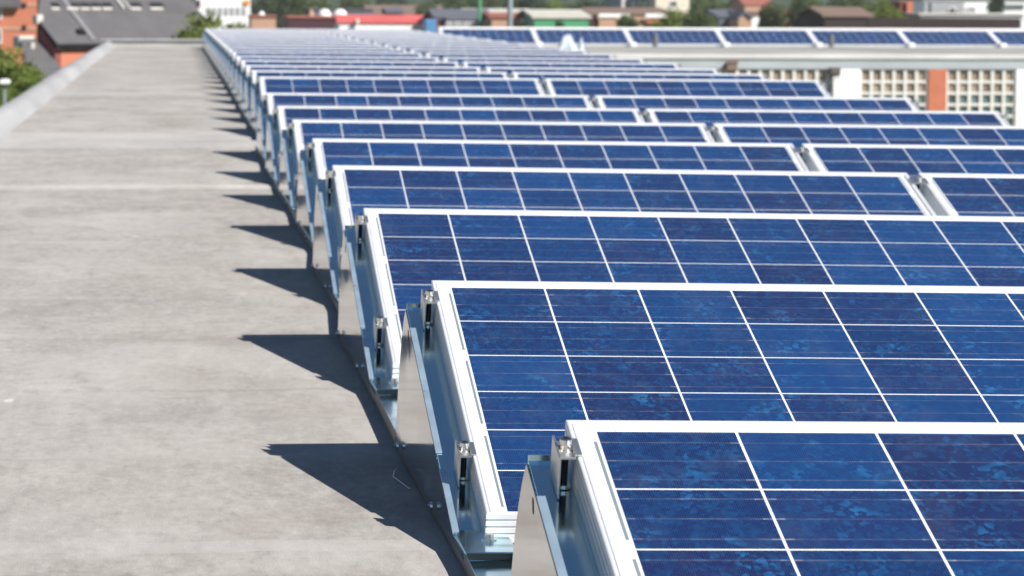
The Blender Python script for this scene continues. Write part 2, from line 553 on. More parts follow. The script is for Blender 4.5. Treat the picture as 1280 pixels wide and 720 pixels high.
# ------------------------------------------------------------------ array layout (metres; each row's back left corner)
TH = 0.25155
CT, ST = math.cos(TH), math.sin(TH)
H_TOP = 0.312                              # panel's upper edge above the roof
PW, PH, FT = 1.650, 0.991, 0.046           # panel width, height, frame depth
PITCH_X = 1.684
row_xy = {0: (0.4637, -0.4720, 3.669), 1: (0.4752, -0.4778, 5.5745), 2: (0.4830, -0.4768, 7.4747),
          3: (0.5185, -0.4768, 9.3792), 4: (0.5559, -0.4827, 11.2832), 5: (0.5709, -0.4899, 13.1872),
          6: (0.5837, -0.4981, 15.0912), 7: (0.6047, -0.4952, 16.9952), 8: (0.6537, -0.4765, 19.5992),
          9: (0.6691, -0.4819, 21.5032), 10: (0.6882, -0.4894, 23.4072), 11: (0.7082, -0.4901, 25.3112),
          12: (0.7252, -0.4933, 27.2152), 13: (0.7414, -0.4911, 29.1192), 14: (0.7561, -0.4937, 31.0232),
          26: (0.9351, -0.5379, 53.8712)}
cross = {0: 0.0158, 1: 0.0160, 2: 0.0162, 3: 0.0148, 4: 0.0114, 5: 0.0090, 6: 0.0076, 7: 0.0070, 8: 0.0050,
         9: 0.0058, 10: 0.0062, 11: 0.0055, 12: 0.005, 13: 0.0045, 14: 0.004, 26: 0.002}
NROW = 27
for i in range(15, 26):
    k = (i - 14) / 12.0
    a, b = row_xy[14], row_xy[26]
    row_xy[i] = tuple(a[j] + (b[j] - a[j]) * k for j in range(3))
    cross[i] = cross[14] + (cross[26] - cross[14]) * k
ROWS = []
for i in range(NROW):
    x, y, z = row_xy[i]
    ROWS.append((x, z, HC + y - H_TOP, cross[i]))      # x, depth, roof height, crossfall

_gy = [-4.0] + [r[1] for r in ROWS] + [58.0]
_gz = [ROWS[0][2]] + [r[2] for r in ROWS] + [ROWS[-1][2]]
_gc = [ROWS[0][3]] + [r[3] for r in ROWS] + [ROWS[-1][3]]
_gx = [ROWS[0][0]] + [r[0] for r in ROWS] + [ROWS[-1][0]]


def roof_h(x, y):
    z, c, x0 = np.interp(y, _gy, _gz), np.interp(y, _gy, _gc), np.interp(y, _gy, _gx)
    return float(z - c * max(0.0, x - x0))


def kerb_x(y):                              # foot of the left kerb
    return -0.772 + 0.0077 * (y - 20.2)


END_Y = 55.3
RIGHT_X = 5.0
# ------------------------------------------------------------------ roof deck
mb = MB()
ys = np.concatenate([np.linspace(-4, 20, 61), np.linspace(20.6, END_Y + 0.6, 60)])
us = np.linspace(0, 1, 34)
for y in ys:
    for u in us:
        x = kerb_x(y) - 0.02 + (RIGHT_X - kerb_x(y) + 0.02) * u
        mb.v.append((x, y, roof_h(x, y)))
n = len(us)
for j in range(len(ys) - 1):
    for i in range(n - 1):
        a = j * n + i
        mb.f.append((a, a + 1, a + n + 1, a + n)); mb.mi.append(0)
tag(mb.build("roof_deck", M['roof'], smooth=True), kind="structure")

# kerb along the left edge: fillet, rounded top, outer wall down to the street
GROUND = -10.0
prof = [(0.0, -0.004), (-0.020, 0.010), (-0.045, 0.042), (-0.066, 0.066), (-0.090, 0.079), (-0.12, 0.084),
        (-0.150, 0.083), (-0.172, 0.076), (-0.184, 0.060), (-0.186, 0.0), (-0.186, GROUND)]
mb = MB()
ysk = np.linspace(-4, END_Y + 0.5, 90)
for q, y in enumerate(ysk):
    wob = 0.003 * math.sin(y * 0.45) + 0.0015 * math.sin(y * 0.9 + 1)
    for (dx, dz) in prof:
        mb.v.append((kerb_x(y) + dx * (1.0 if dx < -0.1 else 1.0) + wob * (dx > -0.1), y,
                     roof_h(-0.8, y) + dz + 0.0 if dz > -1 else dz))
n = len(prof)
for j in range(len(ysk) - 1):
    for i in range(n - 1):
        a = j * n + i
        mb.f.append((a, a + n, a + n + 1, a + 1)); mb.mi.append(0)
tag(mb.build("parapet", M['felt_kerb'], smooth=True),
    "long low pale grey rounded parapet along the walkway side of the flat roof", "parapet")
# kerb across the far end
mb = MB()
g = roof_h(0, END_Y)
mb.box(kerb_x(END_Y) - 0.21, RIGHT_X + 0.2, END_Y, END_Y + 0.32, GROUND, g + 0.085)
o = mb.build("parapet", M['concrete'], bevel=0.012)
tag(o, "low grey concrete parapet crossing the far end of the walkway", "parapet")
mbc = MB()
mbc.box(kerb_x(END_Y) - 0.25, RIGHT_X + 0.24, END_Y - 0.04, END_Y + 0.36, g + 0.087, g + 0.12)
mbc.build("coping", M['felt_kerb'], o, bevel=0.008)


# ------------------------------------------------------------------ solar panel
def frame_mesh():
    mb = MB()
    lipT, lipB, lipS = 0.0215, 0.006, 0.0115
    loops = []

    def loop(il, ir, it, ib, z):
        k = len(mb.v)
        mb.v += [(il, 0.0025 - it, z), (PW - ir, 0.0025 - it, z), (PW - ir, -(PH - ib), z), (il, -(PH - ib), z)]
        loops.append(k)
    loop(lipS, lipS, lipT, lipB, -0.0042)
    loop(lipS, lipS, lipT, lipB, 0.0)
    loop(lipS - 0.004, lipS - 0.004, lipT - 0.006, lipB - 0.002, 0.0)
    for a_, t_, b_, z_ in ((0.0064, 0.0100, 0.0035, 0.0), (0.0060, 0.0094, 0.0032, -0.0014), (0.0050, 0.0074, 0.0028, -0.0014), (0.0046, 0.0068, 0.0025, 0.0)):
        loop(a_, a_, t_, b_, z_)
    prof = [(0.0022, 0.0), (0.0006, -0.0006), (0.0, -0.002)]
    for k in range(4):
        z = -0.0105 - 0.0105 * k
        if k < 3: prof += [(0.0, z + 0.001), (0.0030, z + 0.0002), (0.0030, z - 0.0014), (0.0, z - 0.0022)]
    prof += [(0.0, -0.0455), (0.0008, -FT), (0.028, -FT), (0.028, -FT + 0.002)]
    for d, z in prof: loop(d, d, d, d, z)
    for a, b in zip(loops, loops[1:]):
        for i in range(4):
            j = (i + 1) % 4
            mb.f.append((a + i, b + i, b + j, a + j)); mb.mi.append(0)
    return mb


def make_panel():
    root = empty("solar_panel", (0, 0, 0))
    frame_mesh().build("frame", M['alu'], root)
    c = MB()
    c.add([(0.010, -0.0175, 0), (PW - 0.010, -0.0175, 0), (PW - 0.010, -PH + 0.0045, 0), (0.010, -PH + 0.0045, 0)], [(0, 3, 2, 1)])
    c.build("cell_sheet", M['cells'], root, loc=(0, 0, -0.0034))
    b = MB()
    b.add([(0.010, -0.0175, 0), (PW - 0.010, -0.0175, 0), (PW - 0.010, -PH + 0.0045, 0), (0.010, -PH + 0.0045, 0)], [(0, 1, 2, 3)])
    b.build("back_sheet", M['white_paint'], root, loc=(0, 0, -0.0075))
    return root


def row_matrix(i):
    x, y, g, c = ROWS[i]
    return Matrix.Translation((x - c * H_TOP, y, g)) @ Matrix.Rotation(c, 4, 'Y')


ORD = ["first", "second", "third", "fourth", "fifth", "sixth", "seventh", "eighth", "ninth", "tenth", "eleventh", "twelfth",
       "thirteenth", "fourteenth", "fifteenth", "sixteenth", "seventeenth", "eighteenth", "nineteenth", "twentieth",
       "twenty-first", "twenty-second", "twenty-third", "twenty-fourth", "twenty-fifth", "twenty-sixth", "twenty-seventh"]


def row_words(i):
    if i == 0: return "nearest row"
    if i == NROW - 1: return "very last row"
    if i == 8: return "row just past the wider gap"
    if i == 7: return "row just before the wider gap"
    return ORD[i] + " row from the camera"


tilt = Matrix.Translation((0, 0, H_TOP)) @ Matrix.Rotation(TH, 4, 'X')
panel0 = make_panel()
for i in range(NROW):
    for s in range(2):
        o = panel0 if (i, s) == (0, 0) else copy_tree(panel0)
        jit = Matrix.Translation((s * PITCH_X, 0, 0.0)) @ Matrix.Rotation(random.uniform(-0.0012, 0.0012), 4, 'X')
        o.matrix_world = row_matrix(i) @ tilt @ jit
        tag(o, f"blue solar panel at the {'left' if s == 0 else 'right'} of the {row_words(i)}", "solar panel",
            "tilted solar panels in rows on the flat roof")


# ------------------------------------------------------------------ mounts
def TL(x, v, nrm):
    """point in the panel plane: x across, v down the slope, nrm out of it"""
    return (x, -v * CT - nrm * ST, H_TOP - v * ST + nrm * CT)


def zf(y):                                   # upper face of the sloping channel
    return H_TOP - FT / CT + y * math.tan(TH)


FOOT_Y0, FOOT_Y1 = -0.905, -1.085


def clamp(root, x, v0, mir, mid=False):
    mb = MB()
    if not mid:
        X = lambda a: x + mir * a
        def bx(a0, a1, v_0, v_1, n0, n1, skew=0.0):
            a0, a1 = sorted((X(a0), X(a1)))
            mb.box(a0, a1, v_0, v_1, n0, n1, 0, lambda p, q, r: TL(p, q, r))
        bx(-0.0215, -0.0190, v0 - 0.032, v0 + 0.036, -0.0445, 0.0035)
        bx(-0.0190, -0.0012, v0 - 0.024, v0 + 0.024, -0.0035, -0.0005)
        bx(-0.0030, -0.0010, v0 - 0.024, v0 + 0.024, -0.0005, 0.0030)
        bx(-0.0010, 0.0055, v0 - 0.024, v0 + 0.024, 0.0006, 0.0030)
        bxp, head = X(-0.0105), 0.0
    else:
        mb.box(x - 0.025, x + 0.025, v0 - 0.026, v0 + 0.026, 0.0006, 0.0036, 0, TL)
        bxp, head = x, 0.004
    c = mb.build("clamp", M['clamp'], root, bevel=0.0006)
    b = MB()
    p = lambda nn: Vector(TL(bxp, v0, nn))
    b.cyl(p(head - 0.0005), p(head + 0.0012), 0.0090, n=20)
    b.cyl(p(head + 0.0012), p(head + 0.0120), 0.0068, n=20)
    b.cyl(p(head + 0.0120), p(head + 0.0126), 0.0068, 0.0058, n=20)
    b.cyl(p(head + 0.0126), p(head + 0.01275), 0.0034, n=6, mi=1)
    b.cyl(p(-0.0440), p(head - 0.0005), 0.0042, n=12, mi=1)
    b.cyl(p(-0.0448), p(-0.0405), 0.0088, n=14)
    b.build("bolt", [M['steel'], M['dark_hole']], c, smooth=False)


def make_mount(kind):
    root = empty("panel_mount", (0, 0, 0))
    mir = 1 if kind == 'left' else -1
    if kind == 'mid':
        xa, xb = PW - 0.012, PITCH_X + 0.012
        X = lambda a: a
    else:
        x_edge = 0.0 if kind == 'left' else PITCH_X + PW
        X = lambda a: x_edge + mir * a
        xa, xb = sorted((X(-0.0410), X(0.033)))
    # sloping channel with its flat foot, open at the front
    t = 0.002
    prof = [(0.004, zf(0.004)), (FOOT_Y0, zf(FOOT_Y0)), (FOOT_Y1, zf(FOOT_Y0) - 0.001)]
    ch = MB()
    low = [(y, z - t) for y, z in prof]
    poly = prof + low[::-1]
    ch.prism(poly, xa, xb, lambda a, b, d: (d, a, b))
    # front of the foot: folded edges left and right, lower plate
    for x0 in (xa, xb - t):
        ch.box(x0, x0 + t, FOOT_Y1, FOOT_Y0 - 0.002, 0.0185, zf(FOOT_Y0) - 0.003)
    # folded-up back end
    ch.box(xa, xb, 0.004, 0.006, zf(0.004) - 0.02, zf(0.004) + 0.007)
    chan = ch.build("channel", M['galv'], root, bevel=0.0008)
    fb = MB()
    xm = (xa + xb) / 2 + (0.006 if kind == 'left' else 0)
    zt = zf(FOOT_Y0)
    fb.cyl((xm, -0.985, zt - 0.001), (xm, -0.985, zt + 0.0015), 0.011, n=18)
    fb.cyl((xm, -0.985, zt + 0.0015), (xm, -0.985, zt + 0.008), 0.0068, n=18)
    fb.build("foot_bolt", M['steel'], chan)
    ds = MB(); ds.box(xa + 0.003, xb - 0.003, FOOT_Y1 + 0.012, FOOT_Y1 + 0.014, 0.0178, zt - 0.004)  # dark sheet standing in for the shade inside the hollow foot
    ds.build("slot_shade", M['dark_hole'], chan)
    if kind != 'mid':
        # triangular side sheet with curved back edge
        pts = [(FOOT_Y1, 0.0185), (0.185, 0.0185), (0.165, 0.028), (0.150, 0.075), (0.132, 0.118), (0.105, 0.165), (0.070, 0.209),
               (0.040, 0.237), (0.018, 0.253), (0.004, zf(0.0) - 0.003), (FOOT_Y0, zf(FOOT_Y0) - 0.003), (FOOT_Y1, zf(FOOT_Y0) - 0.004)]
        a, b = sorted((X(-0.0412), X(-0.0430)))
        sp = MB().prism(pts, a, b, lambda p, q, d: (d, p, q))
        side = sp.build("side_plate", M['galv_plate'], root)
        # folded tabs lying on the channel
        for y0, y1 in ((-0.10, -0.625), (-0.69, -0.925)):
            lp = MB()
            a, b = sorted((X(-0.0430), X(-0.0335)))
            lp.prism([(y0, zf(y0) + 0.0006), (y1, zf(y1) + 0.0006), (y1, zf(y1) + 0.0026), (y0, zf(y0) + 0.0026)], a, b,
                     lambda p, q, d: (d, p, q))
            lp.build("folded_tab", M['galv_lip'], side)
        # slot near the top and screws at the foot
        sl = MB()
        a, b = sorted((X(-0.0431), X(-0.0436)))
        sl.prism([(-0.070, 0.232), (-0.062, 0.234), (-0.066, 0.219), (-0.074, 0.217)], a, b, lambda p, q, d: (d, p, q))
        sl.build("slot_shade", M['dark_hole'], side)
        for yy in (0.06, -0.62):
            s_ = MB()
            s_.cyl((X(-0.0465), yy, 0.023), (X(-0.0505), yy, 0.023), 0.0065, n=10)
            s_.cyl((X(-0.0505), yy, 0.023), (X(-0.0535), yy, 0.023), 0.0042, n=6)
            s_.build("screw", M['steel'], side)
        for v0 in (0.085, 0.755): clamp(root, x_edge, v0, mir)
    else:
        for v0 in (0.085, 0.755): clamp(root, PW + 0.017, v0, 1, True)
    return root


mounts = {k: make_mount(k) for k in ('left', 'mid', 'right')}
words = {'left': "under the left end of the", 'mid': "between the two panels of the", 'right': "under the right end of the"}
for kind, proto in mounts.items():
    for i in range(NROW):
        o = proto if i == 0 else copy_tree(proto)
        o.matrix_world = row_matrix(i)
        look = "bare galvanised channel" if kind == 'mid' else "galvanised wedge mount"
        tag(o, f"{look} {words[kind]} {row_words(i)}", "panel mount", "galvanised mounts holding the solar panels")


# ------------------------------------------------------------------ base rails on the roof, left and right
def rail(i0, i1, side, label):
    mb = MB()
    st = []
    for i in range(i0, i1 + 1):
        x, y, g, c = ROWS[i]
        ex = 0.0 if side == 'left' else PITCH_X + PW
        x = x + ex
        gg = g - c * ex
        if i == i0: st.append((x, y - (1.25 if i else 2.2), gg))
        st.append((x, y - 1.10, gg)); st.append((x, y + 0.05, gg))
        if i == i1: st.append((x, y + 0.34, gg))
    mir = 1 if side == 'left' else -1
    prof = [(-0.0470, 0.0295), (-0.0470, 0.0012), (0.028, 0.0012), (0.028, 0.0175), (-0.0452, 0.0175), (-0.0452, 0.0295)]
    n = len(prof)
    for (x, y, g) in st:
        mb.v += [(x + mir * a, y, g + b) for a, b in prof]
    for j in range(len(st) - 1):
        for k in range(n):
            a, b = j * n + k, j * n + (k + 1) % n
            mb.f.append((a, b, b + n, a + n)); mb.mi.append(1 if k in (0, 1) else 0)  # outer face and underside get the painted-in shade
    for j in (0, len(st) - 1):
        mb.f.append(tuple(j * n + k for k in range(n))); mb.mi.append(0)
    o = mb.build("base_rail", [M['galv'], M['rail_shade']])
    tag(o, label, "base rail", "base rails of the array")
    # splice straps between neighbouring mounts
    return o


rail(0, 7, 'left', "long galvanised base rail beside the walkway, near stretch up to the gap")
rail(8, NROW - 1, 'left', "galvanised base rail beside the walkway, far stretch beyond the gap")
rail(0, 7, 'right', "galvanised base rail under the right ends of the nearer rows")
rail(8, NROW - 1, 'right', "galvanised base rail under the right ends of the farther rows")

# bent wire scrap lying in the shadow by the rail
p = [(0.414, 5.26), (0.398, 5.40), (0.405, 5.47), (0.412, 5.50)]
mb = MB()
for a, b in zip(p, p[1:]):
    mb.cyl((a[0], a[1], roof_h(*a) + 0.004), (b[0], b[1], roof_h(*b) + 0.004), 0.0007, n=6)
tag(mb.build("wire_scrap", M['clamp']), "thin bent wire scrap lying in the shadow beside the rail", "wire")

# crumpled plastic by the far right end of the array
mb = MB()
c0 = U(714, 66, 47.0)
nx, ny = 26, 14
for j in range(ny + 1):
    for i in range(nx + 1):
        a, b = i / nx, j / ny
        hx = (0.175 * math.exp(-(abs(a - 0.32) / 0.27) ** 3) + 0.15 * math.exp(-((a - 0.86) / 0.085) ** 2) + 0.05) * math.sin(math.pi * b) ** 0.7
        hx += 0.02 * math.sin(9 * a + 5 * b) * math.sin(math.pi * b)
        mb.v.append((c0.x + (a - 0.5) * 0.38, c0.y + (b - 0.5) * 0.35 + 0.03 * math.sin(7 * a), 0))
        mb.v[-1] = (mb.v[-1][0], mb.v[-1][1], roof_h(mb.v[-1][0], mb.v[-1][1]) + 0.02 + hx * 1.35)
for j in range(ny):
    for i in range(nx):
        a = j * (nx + 1) + i
        mb.f.append((a, a + 1, a + nx + 2, a + nx + 1)); mb.mi.append(0)
o = mb.build("plastic_sheet", M['plastic'], smooth=True)
sd = o.modifiers.new("thickness", 'SOLIDIFY'); sd.thickness = 0.006
tag(o, "crumpled white plastic sheet standing up at the right side of the farther rows", "plastic sheet")

# ------------------------------------------------------------------ wing building with its own array
WY = 57.4                                   # facade plane
wing = empty("factory_wing", (U(1000, 120, WY).x, WY, GROUND),
             "long factory wing with cream lattice windows and solar panels on its flat roof", "building")
wx0, wx1 = 3.4, 26.0


def local(parent, mb):
    off = parent.location
    mb.v = [(x - off.x, y - off.y, z - off.z) for x, y, z in mb.v]
    return mb


zc = lambda py: U(1000, py, WY).z
z_roof = U(1000, 61, 58.6).z
z_cop0, z_cop1 = zc(74.5), zc(68)
z_beam = zc(86.0)
b = MB()
b.box(0.9, wx1, WY + 0.2, 68, GROUND, z_roof)
local(wing, b).build("roof_slab", M['concrete'], wing)
b = MB(); b.box(wx0, wx1, WY - 0.06, WY + 0.197, z_cop0, z_cop1)
local(wing, b).build("coping", M['coping'], wing, bevel=0.02)
b = MB(); b.box(wx0, wx1, WY + 0.03, WY + 0.198, z_cop1 + 0.002, z_roof + 0.05)
local(wing, b).build("fascia", M['fascia'], wing)
b = MB(); b.box(wx0, wx1, WY - 0.03, WY + 0.197, z_beam, z_cop0 - 0.002)
local(wing, b).build("beam", M['grey_beam'], wing)
b = MB(); b.box(wx0, wx1, WY + 0.05, WY + 0.196, GROUND, z_beam - 2.6)
local(wing, b).build("wall", M['orange_brick'], wing)


def pillar(px0, px1, mat, name, py_top=85.5):
    a, c = U(px0, 120, WY).x, U(px1, 120, WY).x
    b = MB(); b.box(a, c, WY - 0.03, WY + 0.19, z_beam - 2.597, min(z_beam - 0.002, zc(py_top)))
    local(wing, b).build(name, mat, wing)


def lattice(px0, px1, cols, rows=12):
    a, c = U(px0, 120, WY).x, U(px1, 120, WY).x
    z1 = z_beam - 0.002
    step = 0.2
    w = c - a
    sx = w / cols
    gb = MB()
    for k in range(cols + 1):
        t = 0.028 if 0 < k < cols else 0.032
        x = a + k * sx
        gb.box(max(a, x - t), min(c, x + t), WY, WY + 0.06, z1 - rows * step - 0.02, z1)
    for r_ in range(rows + 1):
        z = z1 - r_ * step
        for k in range(cols):
            gb.box(a + k * sx + (0.028 if k else 0.032), a + (k + 1) * sx - 0.028 - (0.004 if k == cols - 1 else 0), WY + 0.006, WY + 0.054,
                   z - 0.048 if r_ else z - 0.03, z)
    fr = local(wing, gb).build("window", M['cream_grid'], wing)
    pb = MB()
    pb.add([(a, WY + 0.045, z1 - rows * step), (c, WY + 0.045, z1 - rows * step), (c, WY + 0.045, z1), (a, WY + 0.045, z1)], [(0, 1, 2, 3)])
    pb.v = [(x - a, y - WY, z - z1) for x, y, z in pb.v]
    pn = pb.build("pane", M['panes'], fr)
    pn.location = (a - wing.location.x, 0, z1 - wing.location.z)


pillar(1049.5, 1074.5, M['white_paint'], "pillar")
pillar(1160, 1182.5, M['orange_brick'], "brick_pier")
pillar(1269.5, 1294, M['white_paint'], "pillar")
lattice(836, 1049, 15)
lattice(1075, 1159.5, 6)
lattice(1183, 1269, 6)
lattice(1294.5, 1380, 6)
pillar(810, 835.5, M['orange_brick'], "brick_pier")
# vent and white cabinet against the facade
a, c = U(907, 80, WY).x, U(920, 80, WY).x
b = MB(); b.box(a, c, WY - 0.16, WY - 0.034, zc(88), zc(77)); b.box(a - 0.015, c + 0.015, WY - 0.18, WY - 0.16, zc(79), zc(76.3))
local(wing, b).build("vent", M['brown_tile'], wing, bevel=0.01)
a, c = U(1035, 90, WY).x, U(1049, 90, WY).x
b = MB(); b.box(a, c, WY - 0.14, WY - 0.032, zc(94), zc(84)); b.box(a + 0.03, c - 0.03, WY - 0.16, WY - 0.14, zc(92), zc(86))
local(wing, b).build("vent", M['vent_brown'], wing, bevel=0.01)
a, c = U(1038.5, 110, WY).x, U(1049.2, 110, WY).x
b = MB(); b.box(a, c, WY - 0.22, WY - 0.002, zc(150), zc(96.5)); b.box(a - 0.01, c + 0.006, WY - 0.235, WY - 0.21, zc(98.5), zc(96))
local(wing, b).build("downpipe_box", M['white_paint'], wing, bevel=0.01)

WPY = 60.0
b = MB(); b.box(U(548, 36, 60.1).x, wx1, 60.035, 60.16, U(960, 40.5, 60.1).z, U(960, 35.0, 60.1).z)
local(wing, b).build("ridge_flashing", M['white_paint'], wing, bevel=0.01)
WPY = 60.0                                   # back edge of the wing's panels
z_wtop = U(960, 37.2, WPY).z
sep0 = U(665.5, 37, WPY).x + 0.017          # left edge of a panel
for k in range(-1, 8):
    o = copy_tree(panel0)
    o.matrix_world = Matrix.Translation((sep0 + k * PITCH_X, WPY, z_wtop - 0.0055 * (k - 1.5) * 0.3)) @ Matrix.Rotation(TH, 4, 'X')
    nm = ["", "partly behind the main array's far end", "third from the left, behind the crumpled plastic",
          "fourth from the left, with a vent pipe before it", "fifth from the left, above the window row", "sixth from the left, with a vent pipe before it",
          "seventh from the left, above the brick pier", "eighth from the left, at the picture's right edge", "first one outside the picture", "second one outside the picture"][k + 2]
    tag(o, f"solar panel on the factory wing, {nm}", "solar panel", "solar panels on the factory wing roof")


def wing_mount():
    root = empty("roof_mount", (0, 0, 0))
    dz = z_wtop - z_roof
    b = MB()
    b.prism([(0.0, -dz), (0.0, -0.006), (-0.985, -0.006 - 0.985 * math.tan(TH)), (-0.985, -dz)], -0.0155, 0.0155, lambda p, q, d: (d, p, q))
    b.build("bracket", M['white_paint'], root)
    b = MB()
    b.box(-0.055, 0.055, -1.14, -0.99, -dz + 0.002, -dz + 0.105)
    b.build("foot_block", M['white_paint'], root, bevel=0.012)
    return root


wm = wing_mount()
for k in range(-1, 8):
    o = wm if k == -1 else copy_tree(wm)
    o.location = (sep0 + k * PITCH_X - 0.017, WPY, z_wtop)
    nm = ["hidden by the main array", "left of the crumpled plastic", "right of the crumpled plastic", "between the two vent pipes, left one", "between the two vent pipes, right one",
          "above the white pillar's right", "above the brick pier", "beside the picture's right edge", "outside the picture"][k + 1]
    tag(o, f"white footed bracket on the factory wing roof, {nm}", "bracket", "white footed brackets on the wing roof")

for (pxa, pxb, top, lab) in ((815.5, 822.5, 41.5, "left one of two grey vent pipes before the factory wing's panels"),
                             (1035.5, 1042.5, 43.5, "right one of two grey vent pipes before the factory wing's panels")):
    c = U((pxa + pxb) / 2, 62, 58.5)
    zt = U(pxa, top, 58.5).z
    o = empty("vent_pipe", (c.x, 58.5, z_roof), lab, "vent pipe", "vent pipes on the wing roof")
    b = MB(); b.cyl((0, 0, 0), (0, 0, zt - z_roof - 0.03), 0.048, n=16)
    b.build("pipe", M['pipe'], o)
    b = MB(); b.cyl((0, 0, zt - z_roof - 0.028), (0, 0, zt - z_roof), 0.052, 0.046, n=16)
    b.build("cap", M['pipe'], o)

# ------------------------------------------------------------------ ground and hills
b = MB()
b.add([(-800, -60, GROUND), (900, -60, GROUND), (900, 1450, GROUND), (-800, 1450, GROUND)], [(0, 1, 2, 3)])
tag(b.build("ground", M['ground']), kind="structure")
b = MB()
nx, ny = 120, 14
for j in range(ny + 1):
    for i in range(nx + 1):
        x = -500 + 1100 * i / nx
        y = 640 + 700 * j / ny
        t = j / ny
        z = GROUND - 1 + 34 * (1 - math.cos(math.pi * min(1, t * 1.4))) / 2 * (0.8 + 0.2 * math.sin(x * 0.011 + 1))
        z += (1.6 * math.sin(x * 0.21 + j) + 1.2 * math.sin(x * 0.47 + 2 * j) + random.uniform(-1.5, 1.5)) * min(1, t * 4)
        b.v.append((x, y, z))
for j in range(ny):
    for i in range(nx):
        a = j * (nx + 1) + i
        b.f.append((a, a + 1, a + nx + 2, a + nx + 1)); b.mi.append(0)
tag(b.build("hills", M['hill'], smooth=True), kind="structure")


# ------------------------------------------------------------------ background buildings
def house(name, label, px0, px1, eave, D, depth, wall, roof=None, ridge=None, over=0.1, roof_mat=None, group=None, cat="building", fascia=None, gable=None):
    """block from the street up to its eave; ridge (photo row at mid depth) runs along x unless gable, then along y"""
    a, c = U(px0, eave, D).x, U(px1, eave, D).x
    ze = U((px0 + px1) / 2, eave, D).z
    root = empty(name, ((a + c) / 2, D, GROUND), label, cat, group)
    w, h = (c - a) / 2, ze - GROUND
    b = MB(); b.box(-w, w, 0, depth, -0.3, h)
    if gable:
        b.v, b.f, b.mi = [], [], []
        zr = gable + 0
        hr = U((px0 + px1) / 2, gable, D).z - GROUND
        b.prism([(-w, -0.3), (w, -0.3), (w, h), (0, hr), (-w, h)], 0, depth, lambda p, q, d: (p, d, q))
        b.build("wall", wall, root)
        r_ = MB()
        for s in (-1, 1):
            r_.prism([(s * w * 1.06, h - (hr - h) * 0.06 + 0.02), (0, hr + 0.02), (0, hr + 0.16), (s * w * 1.06, h - (hr - h) * 0.06 + 0.16)],
                     -0.15, depth + 0.15, lambda p, q, d: (p, d, q))
        r_.build("roof", roof_mat, root)
        return root, w, h
    b.build("wall", wall, root)
    if ridge is not None:
        hr = U((px0 + px1) / 2, ridge, D + depth / 2).z - GROUND
        r_ = MB()
        r_.prism([(-over, h - 0.02), (depth / 2, hr), (depth + over, h - 0.02), (depth + over, h + 0.10), (depth / 2, hr + 0.12), (-over, h + 0.10)],
                 -w - 0.15, w + 0.15, lambda p, q, d: (d, p, q + 0.03))
        r_.build("roof", roof_mat, root)
        if h < hr - 0.1:
            g_ = MB()
            for s in (-w + 0.02, w - 0.10):
                g_.prism([(0.05, h), (depth - 0.05, h), (depth / 2, hr - 0.03)], s, s + 0.08, lambda p, q, d: (d, p, q))
            g_.build("gable_wall", wall, root)
    elif roof_mat:
        r_ = MB(); r_.box(-w - 0.08, w + 0.08, -0.1, depth + 0.1, h + 0.003, h + 0.12)
        r_.build("roof", roof_mat, root, bevel=0.02)
    return root, w, h


def patch(root, D, px0, px1, py0, py1, mat, name="window", proud=0.05, frame=None, thick=0.05):
    """a rectangle of the facade at plane D (photo rows/columns), standing proud of the wall"""
    a, c = U(px0, (py0 + py1) / 2, D), U(px1, (py0 + py1) / 2, D)
    z1, z0 = U((px0 + px1) / 2, py0, D).z, U((px0 + px1) / 2, py1, D).z
    o = root.location
    b = MB()
    b.box(a.x - o.x, c.x - o.x, -proud, -proud + thick, z0 - o.z, z1 - o.z)
    ob = b.build(name, mat, root)
    if frame:
        f = MB(); t = 0.06
        X0, X1, Z0, Z1 = a.x - o.x, c.x - o.x, z0 - o.z, z1 - o.z
        f.box(X0 - t, X1 + t, -proud - 0.03, -proud - 0.002, Z1, Z1 + t)
        f.box(X0 - t, X1 + t, -proud - 0.06, -proud - 0.002, Z0 - t, Z0)
        f.box(X0 - t, X0, -proud - 0.03, -proud - 0.002, Z0 + 0.001, Z1 - 0.001)
        f.box(X1, X1 + t, -proud - 0.03, -proud - 0.002, Z0 + 0.001, Z1 - 0.001)
        f.build("frame", frame, ob)
    return ob


# orange brick stair block, far left
r0, w, h = house("brick_building", "tall orange brick building behind the slate roofed house, at far left", -60, 49.3, -40, 172, 9, M['orange_brick'], roof_mat=M['slate'])
patch(r0, 172, -60, 48.6, 33.5, 37.5, M['pale_brick'], "string_course", 0.04)
patch(r0, 172, 24, 48.6, 4.5, 8, M['pale_brick'], "string_course", 0.04)
patch(r0, 172, 27.5, 33, 31.5, 37, M['dark_hole'], "vent", 0.09)
patch(r0, 172, 27.5, 33, 3.5, 9, M['dark_hole'], "vent", 0.09)
patch(r0, 172, -22, 0.8, 11, 23, M['glass'], "window", 0.05, M['white_paint'])
patch(r0, 172, -22, 0.8, 38, 53, M['glass'], "window", 0.05, M['white_paint'])
rr = MB()
hh = U(10, 6.3, 170.5).z
a, c = U(-60, 6, 170.5).x, U(25, 6, 170.5).x
rr.prism([(171.6, hh), (171.94, hh + 1.5), (171.94, hh - 0.02), (171.6, hh - 0.14)], a, c, lambda p, q, d: (d, p, q))
local(r0, rr).build("lean_to_roof", M['slate'], r0)

# slate roofed house turned 40 degrees
AZ, SL = R(40), R(40)
e1 = Vector((math.cos(AZ), math.sin(AZ), 0))
e2 = Vector((-math.sin(AZ) * math.cos(SL), math.cos(AZ) * math.cos(SL), math.sin(SL)))
nrm = e1.cross(e2).normalized()
P0 = U(70.5, 57.5, 120)


def on_plane(px, py, off=0.0):
    d = (U(px, py, 100) - CAM)
    p0 = P0 + nrm * off
    return CAM + d * ((p0 - CAM).dot(nrm) / d.dot(nrm))


def q12(px, py, off=0.0):
    p = on_plane(px, py, off) - P0
    return p.dot(e1), p.dot(e2)


